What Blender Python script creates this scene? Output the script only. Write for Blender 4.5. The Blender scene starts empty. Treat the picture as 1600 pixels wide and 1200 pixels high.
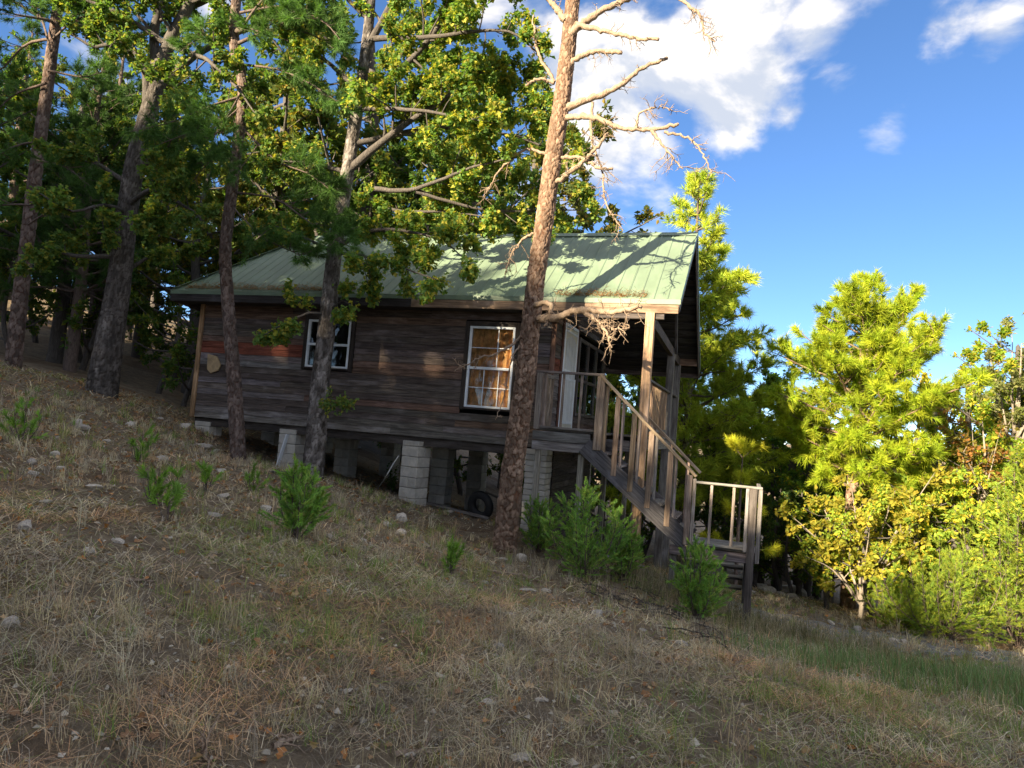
import bpy, math, random
import numpy as np
from math import radians, sin, cos, pi
from mathutils import Matrix, Vector

S = bpy.context.scene
COL = S.collection
rng = np.random.default_rng(11)
random.seed(5)

# ------------------------------------------------------------------ camera
F, YAW, PITCH, ROLL = 1110.0, radians(18.7), radians(3.2), radians(4.6)
EYE = np.array([0, 0, 1.6])
fw = np.array([-sin(YAW) * cos(PITCH), cos(YAW) * cos(PITCH), sin(PITCH)])
rt = np.array([cos(YAW), sin(YAW), 0]); up_ = np.cross(rt, fw)
CR = cos(ROLL) * rt + sin(ROLL) * up_
CU = -sin(ROLL) * rt + cos(ROLL) * up_
cd = bpy.data.cameras.new('camera'); cam = bpy.data.objects.new('camera', cd); COL.objects.link(cam)
cam.matrix_world = Matrix(((CR[0], CU[0], -fw[0], EYE[0]), (CR[1], CU[1], -fw[1], EYE[1]), (CR[2], CU[2], -fw[2], EYE[2]), (0, 0, 0, 1)))
cd.sensor_fit = 'HORIZONTAL'; cd.sensor_width = 36; cd.lens = 36 * F / 1600
cd.clip_start = 0.05; cd.clip_end = 3000
S.camera = cam

def ray(px, py): return fw + CR * (px - 800) / F - CU * (py - 600) / F
def onY(px, py, Y):
    v = ray(px, py); return EYE + v * (Y - EYE[1]) / v[1]
def proj(P):
    d = np.asarray(P, float) - EYE; z = d @ fw
    return 800 + F * (d @ CR) / z, 600 - F * (d @ CU) / z, z

# ------------------------------------------------------------------ light
AZ, EL = radians(25), radians(20)          # light travels towards +Y, a little to +X
sd = bpy.data.lights.new('sun', 'SUN'); sun = bpy.data.objects.new('sun', sd); COL.objects.link(sun)
trav = Vector((sin(AZ) * cos(EL), cos(AZ) * cos(EL), -sin(EL)))
sun.rotation_euler = trav.to_track_quat('-Z', 'Y').to_euler()
sd.energy = 2.4; sd.angle = radians(0.53); sd.color = (1.0, 0.84, 0.58)

SKY_G, SKY_S, SKY_V, COVER = 0.8, 1.22, 0.53, 0.375  # low COVER fills the unseen sky with added cloud, brightening the shade
W = bpy.data.worlds.new('World'); S.world = W; W.use_nodes = True
nt = W.node_tree; nt.nodes.clear()
def N(t, tree=None, **kw):
    n = (tree or nt).nodes.new(t)
    for k, v in kw.items(): setattr(n, k, v)
    return n
def M2(tree, op, a, b=None, c=None, clamp=False):
    n = tree.nodes.new('ShaderNodeMath'); n.operation = op; n.use_clamp = clamp
    for i, v in enumerate((a, b, c)):
        if v is None: continue
        if hasattr(v, 'is_output'): tree.links.new(v, n.inputs[i])
        else: n.inputs[i].default_value = v
    return n.outputs[0]
def MR(tree, v, a, b, c=0.0, d=1.0, smooth=True):
    n = tree.nodes.new('ShaderNodeMapRange'); n.interpolation_type = 'SMOOTHSTEP' if smooth else 'LINEAR'
    tree.links.new(v, n.inputs[0])
    for i, x in enumerate((a, b, c, d)): n.inputs[i + 1].default_value = x
    return n.outputs[0]
sky = N('ShaderNodeTexSky', sky_type='NISHITA', sun_disc=False, sun_elevation=EL, sun_rotation=radians(205),
        altitude=5000, air_density=1.0, dust_density=0.0, ozone_density=2.5)
tc = N('ShaderNodeTexCoord')
gam = N('ShaderNodeGamma'); gam.inputs[1].default_value = SKY_G; nt.links.new(sky.outputs[0], gam.inputs[0])
hsv = N('ShaderNodeHueSaturation'); hsv.inputs['Saturation'].default_value = SKY_S; hsv.inputs['Hue'].default_value = .505; hsv.inputs['Value'].default_value = SKY_V
nt.links.new(gam.outputs[0], hsv.inputs['Color'])
def cloud_noise(off):
    mp = N('ShaderNodeMapping'); mp.inputs['Location'].default_value = off; mp.inputs['Scale'].default_value = (1, 1, 1.7)
    nt.links.new(tc.outputs['Generated'], mp.inputs[0])
    n = N('ShaderNodeTexNoise'); n.inputs['Scale'].default_value = 5.5; n.inputs['Detail'].default_value = 9
    n.inputs['Roughness'].default_value = 0.55; n.inputs['Distortion'].default_value = 0.25
    nt.links.new(mp.outputs[0], n.inputs['Vector'])
    return n.outputs['Fac']
n0 = cloud_noise((0, 0, 0)); n1 = cloud_noise((-0.012, -0.012, 0.05))
bias = [None, None]
for px, py, r, amp in ((1040, 90, 150, .30), (940, 170, 130, .27), (1150, 150, 120, .28), (1130, 20, 100, .2), (880, 110, 110, .24), (1020, 215, 80, .18),
                       (1270, 60, 60, .13), (1490, 45, 80, .24), (1565, 45, 80, .28), (1390, 188, 80, .13), (1308, 136, 60, .12), (1228, 180, 60, .2), (1250, 560, 60, .1), (1400, 330, 420, -.42), (1250, 480, 300, -.42), (1560, 250, 230, -.38), (600, 150, 380, -.26), (200, 250, 380, -.22), (1300, 250, 200, -.36)):
    d = ray(px, py); d = d / np.linalg.norm(d)
    dn = N('ShaderNodeVectorMath', operation='DISTANCE'); nt.links.new(tc.outputs['Generated'], dn.inputs[0]); dn.inputs[1].default_value = d
    b = MR(nt, dn.outputs['Value'], r / F * (1.05 if amp > 0 else 1.25), 0.0, 0.0, amp * (.54 if amp > 0 else 1))
    k_ = 0 if amp > 0 else 1
    bias[k_] = b if bias[k_] is None else M2(nt, 'MAXIMUM' if amp > 0 else 'MINIMUM', bias[k_], b)
dens = MR(nt, M2(nt, 'ADD', n0, M2(nt, 'ADD', bias[0], M2(nt, 'MULTIPLY', bias[1], M2(nt, 'SUBTRACT', 1.0, M2(nt, 'MULTIPLY', bias[0], 6.0, clamp=True))))), COVER, COVER + 0.21)
dif = M2(nt, 'SUBTRACT', n0, n1)
shade = MR(nt, dif, -0.08, 0.07, 0.0, 1.0)
cc = N('ShaderNodeMix', data_type='RGBA'); nt.links.new(shade, cc.inputs['Factor'])
cc.inputs[6].default_value = (1.08, 1.16, 1.32, 1); cc.inputs[7].default_value = (1.98, 1.87, 1.74, 1)
mx = N('ShaderNodeMix', data_type='RGBA'); nt.links.new(M2(nt, 'MULTIPLY', dens, 0.93), mx.inputs['Factor'])
nt.links.new(hsv.outputs[0], mx.inputs[6]); nt.links.new(cc.outputs[2], mx.inputs[7])
bg = N('ShaderNodeBackground'); bg.inputs['Strength'].default_value = 0.080
nt.links.new(mx.outputs[2], bg.inputs['Color'])
ow = N('ShaderNodeOutputWorld'); nt.links.new(bg.outputs[0], ow.inputs['Surface'])
S.view_settings.view_transform = 'Standard'; S.view_settings.look = 'None'
S.view_settings.exposure = 3.08; S.view_settings.gamma = 1.0; S.view_settings.use_curve_mapping = False
try:
    S.cycles.use_denoising = True; S.cycles.max_bounces = 7; S.cycles.transparent_max_bounces = 6
except Exception: pass

# ------------------------------------------------------------------ helpers
WM = {}
def link(o, parent=None, M=None):
    COL.objects.link(o)
    M = M or Matrix.Identity(4)
    if parent is not None:
        o.parent = parent; o.matrix_parent_inverse = WM[parent.name].inverted()
    o.matrix_basis = M
    WM[o.name] = M.copy()
    return o
def tag(o, label=None, cat=None, group=None, kind=None):
    if label: o['label'] = label
    if cat: o['category'] = cat
    if group: o['group'] = group
    if kind: o['kind'] = kind
    return o
def empty(name, loc, parent=None):
    o = bpy.data.objects.new(name, None); o.empty_display_size = .2
    return link(o, parent, Matrix.Translation(Vector(loc)))
def mesh_np(name, V, faces, mat, col=None, smooth=False):
    """faces: list of int arrays (n,k); V (n,3)"""
    me = bpy.data.meshes.new(name)
    V = np.ascontiguousarray(V, np.float32)
    me.vertices.add(len(V)); me.vertices.foreach_set('co', V.ravel())
    idx = np.concatenate([np.asarray(f).ravel() for f in faces]).astype(np.int32)
    tot = np.concatenate([np.full(len(f), np.asarray(f).shape[1]) for f in faces]).astype(np.int32)
    st = np.concatenate([[0], np.cumsum(tot)[:-1]]).astype(np.int32)
    me.loops.add(len(idx)); me.loops.foreach_set('vertex_index', idx)
    me.polygons.add(len(tot)); me.polygons.foreach_set('loop_start', st)
    me.polygons.foreach_set('use_smooth', np.full(len(tot), bool(smooth)))
    me.update(calc_edges=True)
    if col is not None:
        a = me.attributes.new('col', 'FLOAT_COLOR', 'POINT')
        c = np.ones((len(V), 4), np.float32); c[:, :3] = col
        a.data.foreach_set('color', c.ravel())
    me.materials.append(mat)
    return me
def obj(name, me, parent=None, M=None):
    return link(bpy.data.objects.new(name, me), parent, M)

def mat(name):
    m = bpy.data.materials.new(name); m.use_nodes = True
    t = m.node_tree; p = t.nodes['Principled BSDF']
    return m, t, p
def noise(t, vec, scale, detail=4, rough=.55, dist=0):
    n = t.nodes.new('ShaderNodeTexNoise'); n.inputs['Scale'].default_value = scale; n.inputs['Detail'].default_value = detail
    n.inputs['Roughness'].default_value = rough; n.inputs['Distortion'].default_value = dist
    if vec is not None: t.links.new(vec, n.inputs['Vector'])
    return n.outputs['Fac']
def mapping(t, src, scale, loc=None):
    m = t.nodes.new('ShaderNodeMapping'); m.inputs['Scale'].default_value = scale
    t.links.new(src, m.inputs[0])
    if loc is not None: t.links.new(loc, m.inputs['Location'])
    return m.outputs[0]
def ramp(t, fac, stops):
    r = t.nodes.new('ShaderNodeValToRGB'); t.links.new(fac, r.inputs[0])
    e = r.color_ramp.elements
    while len(e) < len(stops): e.new(0.5)
    for i, (p, c) in enumerate(stops):
        e[i].position = p; e[i].color = (*c, 1)
    return r.outputs[0]
def mix(t, fac, a, b, mode='MIX'):
    n = t.nodes.new('ShaderNodeMix'); n.data_type = 'RGBA'; n.blend_type = mode
    for s, v in ((0, fac), (6, a), (7, b)):
        if hasattr(v, 'is_output'): t.links.new(v, n.inputs[s])
        elif s == 0: n.inputs[0].default_value = v
        else: n.inputs[s].default_value = (*v, 1)
    return n.outputs[2]
def bump(t, h, strength, dist, p):
    b = t.nodes.new('ShaderNodeBump'); b.inputs['Strength'].default_value = strength; b.inputs['Distance'].default_value = dist
    t.links.new(h, b.inputs['Height']); t.links.new(b.outputs[0], p.inputs['Normal'])

# ---- materials
def wood_mat(name, tint_fac=1.0, rough=.85, grain=.5):
    """weathered timber: colour from object colour, grain along the piece's own length"""
    m, t, p = mat(name)
    tcn = t.nodes.new('ShaderNodeTexCoord'); oi = t.nodes.new('ShaderNodeObjectInfo')
    rv = t.nodes.new('ShaderNodeCombineXYZ')
    for i, k in enumerate((37., 61., 83.)): t.links.new(M2(t, 'MULTIPLY', oi.outputs['Random'], k), rv.inputs[i])
    v = mapping(t, tcn.outputs['Object'], (1.2, 22, 22), rv.outputs[0])
    g = noise(t, v, 2.0, 6, .65, .4)
    v2 = mapping(t, tcn.outputs['Object'], (.9, 2.2, 2.2), rv.outputs[0])
    s = noise(t, v2, 1.6, 5, .6)
    c1 = mix(t, MR(t, g, .3, .72), (.42, .40, .40), (1.35, 1.33, 1.3))
    c = mix(t, 1.0, oi.outputs['Color'], c1, 'MULTIPLY')
    grey = mix(t, 1.0, oi.outputs['Color'], (1.9, 1.95, 2.1), 'MULTIPLY')
    c = mix(t, MR(t, s, .52, .72, 0, .75), c, grey)
    dark = mix(t, 1.0, oi.outputs['Color'], (.38, .33, .30), 'MULTIPLY')
    c = mix(t, MR(t, s, .46, .28, 0, .8), c, dark)
    t.links.new(c, p.inputs['Base Color']); p.inputs['Roughness'].default_value = rough
    p.inputs['Specular IOR Level'].default_value = .25
    bump(t, g, grain, .006, p)
    return m
WOOD = wood_mat('weathered_wood')
def metal_mat(name, base):
    m, t, p = mat(name)
    tcn = t.nodes.new('ShaderNodeTexCoord')
    n = noise(t, mapping(t, tcn.outputs['Object'], (1.5, .6, .6)), 1.7, 6, .6)
    n2 = noise(t, tcn.outputs['Object'], 14, 5, .65)
    c = mix(t, MR(t, n, .35, .7), tuple(x * .86 for x in base), tuple(min(1, x * 1.12) for x in base))
    c = mix(t, MR(t, n2, .60, .75, 0, .5), c, (.20, .17, .11))
    t.links.new(c, p.inputs['Base Color']); p.inputs['Roughness'].default_value = .48
    p.inputs['Specular IOR Level'].default_value = .4
    bump(t, n, .12, .02, p)
    return m
ROOF = metal_mat('green_roof_metal', (.165, .225, .155))
def plain(name, base, rough=.6, var=.18, scale=6., bmp=0.0, metallic=0):
    m, t, p = mat(name)
    tcn = t.nodes.new('ShaderNodeTexCoord'); oi = t.nodes.new('ShaderNodeObjectInfo')
    ad = t.nodes.new('ShaderNodeVectorMath'); ad.operation = 'ADD'
    t.links.new(tcn.outputs['Object'], ad.inputs[0]); 
    cb = t.nodes.new('ShaderNodeCombineXYZ'); t.links.new(M2(t, 'MULTIPLY', oi.outputs['Random'], 50.), cb.inputs[0]); t.links.new(cb.outputs[0], ad.inputs[1])
    n = noise(t, ad.outputs[0], scale, 6, .65)
    c = mix(t, MR(t, n, .3, .7), tuple(x * (1 - var) for x in base), tuple(x * (1 + var) for x in base))
    k = MR(t, oi.outputs['Random'], 0, 1, 1 - var, 1 + var, False)
    cm = t.nodes.new('ShaderNodeVectorMath'); cm.operation = 'SCALE'; t.links.new(c, cm.inputs[0]); t.links.new(k, cm.inputs['Scale'])
    t.links.new(cm.outputs[0], p.inputs['Base Color']); p.inputs['Roughness'].default_value = rough; p.inputs['Metallic'].default_value = metallic
    if bmp:
        n2 = noise(t, ad.outputs[0], scale * 9, 5, .7)
        bump(t, n2, bmp, .01, p)
    return m
WHITE = plain('white_paint', (.70, .74, .78), .45, .08, 4)
BLOCK = plain('concrete_block', (.45, .42, .37), .95, .16, 7, .6)
AMBER_REFL = plain('amber_reflection', (.62, .30, .12), .9, .5, 7)  # orange stands in for sunlit trees reflected in the front window
DARKIN = plain('dark_interior', (.03, .027, .025), .9, .2)
RUBBER = plain('black_rubber', (.02, .02, .02), .7, .2)
STONE = plain('sandstone', (.42, .37, .31), .95, .3, 5, .6)
BLACKS = plain('black_shingle', (.03, .03, .032), .8, .3)
def glass_mat():
    m, t, p = mat('window_glass')
    gl = t.nodes.new('ShaderNodeBsdfGlossy'); gl.inputs['Roughness'].default_value = .03; gl.inputs['Color'].default_value = (.9, .93, .95, 1)
    tr = t.nodes.new('ShaderNodeBsdfTransparent'); tr.inputs['Color'].default_value = (.86, .88, .86, 1)
    fr = t.nodes.new('ShaderNodeFresnel'); fr.inputs['IOR'].default_value = 1.45
    tcn = t.nodes.new('ShaderNodeTexCoord'); n = noise(t, tcn.outputs['Object'], 2.2, 2)
    b = t.nodes.new('ShaderNodeBump'); b.inputs['Strength'].default_value = .05; b.inputs['Distance'].default_value = .05
    t.links.new(n, b.inputs['Height']); t.links.new(b.outputs[0], gl.inputs['Normal'])
    ms = t.nodes.new('ShaderNodeMixShader'); t.links.new(M2(t, 'MULTIPLY', fr.outputs[0], .8, clamp=True), ms.inputs[0])
    t.links.new(tr.outputs[0], ms.inputs[1]); t.links.new(gl.outputs[0], ms.inputs[2])
    t.links.new(ms.outputs[0], t.nodes['Material Output'].inputs['Surface'])
    return m
GLASS = glass_mat()
def leaf_mat(name, transl=.5, rough=.5):
    m, t, p = mat(name)
    at = t.nodes.new('ShaderNodeAttribute'); at.attribute_name = 'col'
    oi = t.nodes.new('ShaderNodeObjectInfo')
    c = mix(t, 1.0, at.outputs['Color'], oi.outputs['Color'], 'MULTIPLY')
    t.links.new(c, p.inputs['Base Color']); p.inputs['Roughness'].default_value = rough
    p.inputs['Specular IOR Level'].default_value = .12
    tr = t.nodes.new('ShaderNodeBsdfTranslucent')
    c2 = mix(t, 1.0, c, (1.15, 1.25, .5), 'MULTIPLY'); t.links.new(c2, tr.inputs['Color'])
    ms = t.nodes.new('ShaderNodeMixShader'); ms.inputs[0].default_value = transl
    t.links.new(p.outputs[0], ms.inputs[1]); t.links.new(tr.outputs[0], ms.inputs[2])
    t.links.new(ms.outputs[0], t.nodes['Material Output'].inputs['Surface'])
    return m
LEAF = leaf_mat('leaf'); NEEDLE = leaf_mat('needle', .35, .55); STRAW = leaf_mat('straw', .2, .8)
def bark_mat(name, c0, c1, c2, sc=(7, 7, 2.2), bs=.9):
    m, t, p = mat(name)
    tcn = t.nodes.new('ShaderNodeTexCoord'); at = t.nodes.new('ShaderNodeAttribute'); at.attribute_name = 'col'
    v = mapping(t, tcn.outputs['Object'], sc)
    n = noise(t, v, 3.5, 7, .68, .6); n2 = noise(t, tcn.outputs['Object'], 1.6, 5, .6); n3 = noise(t, tcn.outputs['Object'], 30, 4, .7)
    c = ramp(t, n, ((.25, c0), (.5, c1), (.75, c2)))
    c = mix(t, MR(t, n2, .5, .75, 0, .55), c, tuple(x * 1.5 for x in c1))
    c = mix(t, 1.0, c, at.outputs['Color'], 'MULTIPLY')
    t.links.new(c, p.inputs['Base Color']); p.inputs['Roughness'].default_value = .95; p.inputs['Specular IOR Level'].default_value = .15
    h = M2(t, 'ADD', n, M2(t, 'MULTIPLY', n3, .35))
    bump(t, h, bs, .035, p)
    return m
BARK_PINE = bark_mat('pine_bark', (.075, .055, .048), (.14, .105, .09), (.22, .175, .15))
BARK_DEAD = bark_mat('dead_pine_bark', (.12, .078, .056), (.23, .155, .11), (.36, .27, .20))
BARK_OAK = bark_mat('oak_bark', (.055, .046, .042), (.10, .088, .08), (.165, .15, .138), (9, 9, 1.6))
DEADWOOD = bark_mat('dead_branch_wood', (.16, .11, .08), (.32, .235, .17), (.46, .36, .27))

# ------------------------------------------------------------------ ground shape
CP = np.array([
 (0, 0, 0), (-11.43, 12.4, 1.0), (-9.17, 12.4, .32), (-6, 12.3, -.08), (-3.5, 12.4, -.36), (-3.6, 11.0, -.46), (-9.0, 11, .51), (-7.67, 11.5, .33),
 (-13.0, 11.5, 1.54), (-15, 11, 1.93), (.12, 11.5, -1.2), (-1.03, 11.5, -.83), (2.3, 18, -2.0), (1.0, 13.5, -1.5), (3.8, 12, -1.25), (2.9, 9, -.85),
 (-4.4, 3.3, .43), (1.5, 4.6, -.12), (-1, 3.3, .0), (-6, 6, .55), (-25, 12, 3.1), (-30, -10, 4.2), (-20, 28, 3.2), (-14, 19, 1.0), (-10, 18, .1), (-6, 18, -1.0), (-3, 18, -1.5),
 (-5, 25, -2.0), (3, 27, -3.4), (12, 20, -2.9), (9, 12, -1.7), (6, 5, -.55), (12, -5, -.9), (0, -9, .35), (-8, 0, 1.0), (-6, -12, 1.3), (22, 42, -7), (-10, 50, -2.5), (42, 20, -7),
 (-42, 42, 8.5), (-28, 36, 5.0), (60, -40, -5), (-60, -40, 6), (0, -45, 1)], float)
def _tps(r2): return np.where(r2 > 1e-9, .5 * r2 * np.log(np.maximum(r2, 1e-9)), 0)
_n = len(CP); _A = np.zeros((_n + 3, _n + 3))
_d2 = ((CP[:, None, :2] - CP[None, :, :2]) ** 2).sum(-1)
_A[:_n, :_n] = _tps(_d2) + np.eye(_n) * .02; _A[:_n, _n] = 1; _A[:_n, _n + 1:] = CP[:, :2]; _A[_n, :_n] = 1; _A[_n + 1:, :_n] = CP[:, :2].T
_w = np.linalg.solve(_A, np.concatenate([CP[:, 2], [0, 0, 0]]))
_HT = np.random.default_rng(3).random((256, 256))
def vnoise(x, y):
    xi = np.floor(x).astype(int); yi = np.floor(y).astype(int); fx = x - xi; fy = y - yi
    fx = fx * fx * (3 - 2 * fx); fy = fy * fy * (3 - 2 * fy)
    h = lambda a, b: _HT[a & 255, b & 255]
    return (h(xi, yi) * (1 - fx) + h(xi + 1, yi) * fx) * (1 - fy) + (h(xi, yi + 1) * (1 - fx) + h(xi + 1, yi + 1) * fx) * fy
def fbm(x, y, o=4):
    s = 0; a = .5
    for i in range(o):
        s = s + a * vnoise(x * 2 ** i + 17.3 * i, y * 2 ** i + 9.1 * i); a *= .5
    return s
def gz(x, y):
    x = np.asarray(x, float); y = np.asarray(y, float); sh = x.shape
    x = x.ravel(); y = y.ravel()
    r = np.hypot(x, y); cl = np.minimum(1, 60 / np.maximum(r, 1e-6)); xc, yc = x * cl, y * cl
    z = _w[_n] + _w[_n + 1] * xc + _w[_n + 2] * yc
    for i in range(_n): z = z + _w[i] * _tps((xc - CP[i, 0]) ** 2 + (yc - CP[i, 1]) ** 2)
    k = np.clip((r - 45) / 90, 0, 1); k = k * k * (3 - 2 * k)
    far = -12 + 8 * fbm(x / 90, y / 90, 3) + np.clip((r - 250) / 500, 0, 1) * 30 * fbm(x / 260 + 5, y / 260, 3)
    z = z * (1 - k) + far * k
    near = np.clip(1 - r / 70, 0, 1)
    z = z + near * ((fbm(x * .8, y * .8, 3) - .45) * .16 + (fbm(x * 4, y * 4, 3) - .45) * .07)
    return z.reshape(sh)
def g1(x, y): return float(gz(np.array([x]), np.array([y]))[0])

def axis_grid(lo, hi, fine, c0, c1):
    a = [0.0]; out = list(np.arange(c0, c1 + 1e-6, fine)); s = fine; p = c1
    while p < hi: s *= 1.16; p += s; out.append(p)
    s = fine; p = c0; left = []
    while p > lo: s *= 1.16; p -= s; left.append(p)
    return np.array(left[::-1] + out)
gx = axis_grid(-900, 900, .085, -12, 5); gy = axis_grid(-300, 1200, .085, .5, 15)
GX, GY = np.meshgrid(gx, gy, indexing='ij'); GZ = gz(GX, GY)
nxn, nyn = GX.shape
ii = np.arange(nxn * nyn).reshape(nxn, nyn)
quads = np.stack([ii[:-1, :-1], ii[1:, :-1], ii[1:, 1:], ii[:-1, 1:]], -1).reshape(-1, 4)
def ground_mat():
    m, t, p = mat('dry_ground')
    tcn = t.nodes.new('ShaderNodeTexCoord'); v = tcn.outputs['Object']
    a = noise(t, v, .55, 6, .62, .4); b = noise(t, v, 5.5, 7, .68, .5); c_ = noise(t, v, 55, 6, .75)
    base = ramp(t, b, ((.25, (.17, .135, .10)), (.45, (.28, .22, .155)), (.6, (.38, .30, .20)), (.8, (.48, .41, .30))))
    rust = mix(t, MR(t, a, .48, .66, 0, .55), base, (.20, .115, .065))
    col = mix(t, MR(t, c_, .35, .7), mix(t, 1.0, rust, (.72, .70, .68), 'MULTIPLY'), rust)
    t.links.new(col, p.inputs['Base Color']); p.inputs['Roughness'].default_value = 1; p.inputs['Specular IOR Level'].default_value = .1
    bump(t, M2(t, 'ADD', b, c_), 1.0, .06, p)
    return m
g = obj('ground', mesh_np('ground', np.stack([GX.ravel(), GY.ravel(), GZ.ravel()], 1), [quads], ground_mat(), smooth=True))
tag(g, 'dry brown hillside with thin grass and leaf litter', 'ground', kind='structure')

def road_mat():
    m, t, p = mat('gravel_road'); v = t.nodes.new('ShaderNodeTexCoord').outputs['Object']
    a = noise(t, v, 3, 5, .6); b = noise(t, v, 60, 4, .7)
    c = mix(t, MR(t, b, .35, .68), (.13, .125, .12), (.34, .325, .31)); c = mix(t, MR(t, a, .5, .7, 0, .6), c, (.30, .25, .18))
    t.links.new(c, p.inputs['Base Color']); p.inputs['Roughness'].default_value = 1; bump(t, b, .9, .03, p)
    return m
ru = np.linspace(0, 1, 90); rv = np.linspace(-1, 1, 16); RU, RV = np.meshgrid(ru, rv, indexing='ij')
rc = np.stack([np.interp(ru, [0, .12, .3, .6, 1], [-2.5, .6, 2.6, 8, 26]), np.interp(ru, [0, .12, .3, .6, 1], [13.6, 13.3, 13.7, 15.2, 18])], 1)
tn_ = np.gradient(rc, axis=0); tn_ /= np.linalg.norm(tn_, axis=1)[:, None]; nn_ = np.stack([-tn_[:, 1], tn_[:, 0]], 1)
wv = .95 + .12 * np.sin(ru * 40)[:, None] + .1 * np.sin(ru * 91 + 1)[:, None]
RX = rc[:, 0:1] + nn_[:, 0:1] * RV * wv; RYY = rc[:, 1:2] + nn_[:, 1:2] * RV * wv
ri = np.arange(RX.size).reshape(RX.shape)
o = obj('road', mesh_np('road', np.stack([RX.ravel(), RYY.ravel(), gz(RX, RYY).ravel() + .012], 1), [np.stack([ri[:-1, :-1], ri[1:, :-1], ri[1:, 1:], ri[:-1, 1:]], -1).reshape(-1, 4)], road_mat(), smooth=True))
tag(o, 'grey gravel road passing below the cabin stairs', 'road', kind='structure')

# ------------------------------------------------------------------ boxes and beams
_BC = {}
def cbox(l, w, h, material, ch=.006):
    """chamfered box centred on origin, length along X; shared between equal sizes"""
    key = (round(l, 3), round(w, 3), round(h, 3), material.name, ch)
    if key in _BC: return _BC[key]
    a, b, c = l / 2, w / 2, h / 2; ch = min(ch, a * .3, b * .3, c * .3)
    V = []; F6 = []; id_ = {}
    for sx in (-1, 1):
        for sy in (-1, 1):
            for sz in (-1, 1):
                for ax in range(3):
                    q = [sx * (a - ch), sy * (b - ch), sz * (c - ch)]
                    q[ax] = (sx * a, sy * b, sz * c)[ax]
                    id_[(sx, sy, sz, ax)] = len(V); V.append(q)
    qf = []; tf = []
    for ax in range(3):
        o1, o2 = [k for k in range(3) if k != ax]
        for s in (-1, 1):
            f = []
            for (u, v) in ((-1, -1), (1, -1), (1, 1), (-1, 1)):
                k = [0, 0, 0]; k[ax] = s; k[o1] = u; k[o2] = v; f.append(id_[(*k, ax)])
            qf.append(f if (s == 1) == (ax != 1) else f[::-1])
    for ax in range(3):
        o1, o2 = [k for k in range(3) if k != ax]
        for u in (-1, 1):
            for v in (-1, 1):
                k0 = [0, 0, 0]; k1 = [0, 0, 0]
                k0[ax] = -1; k1[ax] = 1; k0[o1] = k1[o1] = u; k0[o2] = k1[o2] = v
                f = [id_[(*k0, o1)], id_[(*k1, o1)], id_[(*k1, o2)], id_[(*k0, o2)]]
                qf.append(f if (u * v == 1) == (ax == 1) else f[::-1])
    for sx in (-1, 1):
        for sy in (-1, 1):
            for sz in (-1, 1):
                f = [id_[(sx, sy, sz, k)] for k in range(3)]
                tf.append(f if sx * sy * sz > 0 else f[::-1])
    me = mesh_np('box', np.array(V, float), [np.array(qf), np.array(tf)], material)
    _BC[key] = me
    return me
def frame(p0, p1, side=None):
    """matrix with X along p0->p1 and Z as near to up as possible"""
    p0, p1 = Vector(p0), Vector(p1); x = (p1 - p0).normalized()
    u = Vector(side) if side is not None else Vector((0, 0, 1))
    if abs(x.dot(u)) > .98: u = Vector((0, 1, 0))
    y = u.cross(x).normalized(); z = x.cross(y)
    return Matrix(((x.x, y.x, z.x, (p0.x + p1.x) / 2), (x.y, y.y, z.y, (p0.y + p1.y) / 2), (x.z, y.z, z.z, (p0.z + p1.z) / 2), (0, 0, 0, 1))), (p1 - p0).length
def jit(c, k=.15):
    r = 1 + random.uniform(-k, k); return tuple(max(.004, x * r * (1 + random.uniform(-.04, .04))) for x in c)
def beam(name, p0, p1, w, h, parent, color=(.2, .18, .16), material=None, side=None, wob=.0, kj=.18):
    M, l = frame(p0, p1, side)
    if wob: M = M @ Matrix.Rotation(random.uniform(-wob, wob), 4, 'Y') @ Matrix.Rotation(random.uniform(-wob, wob), 4, 'Z')
    o = obj(name, cbox(l, w, h, material or WOOD), parent, M)
    c = jit(color, kj); o.color = (*c, 1)
    return o
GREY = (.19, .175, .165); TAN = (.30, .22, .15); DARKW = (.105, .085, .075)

# ------------------------------------------------------------------ cabin
XL, XR, YN, YF = -11.46, -3.46, 12.48, 17.2
ZB, ZT = 1.22, 4.06
RY, RZ, SL = 14.4, 5.69, .754
EN, EF = 12.0, 17.6          # eave edges
XE = -1.22                   # porch end of the roof
HX = -10.35                  # hip: ridge end
def rz(y): return RZ - SL * abs(y - RY)
rz_np = rz
cabin = empty('cabin', (-7.4, 14.8, 0.0))
tag(cabin, 'dark weathered plank cabin with green metal roof, raised on block piers, with porch stairs', 'cabin')

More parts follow.
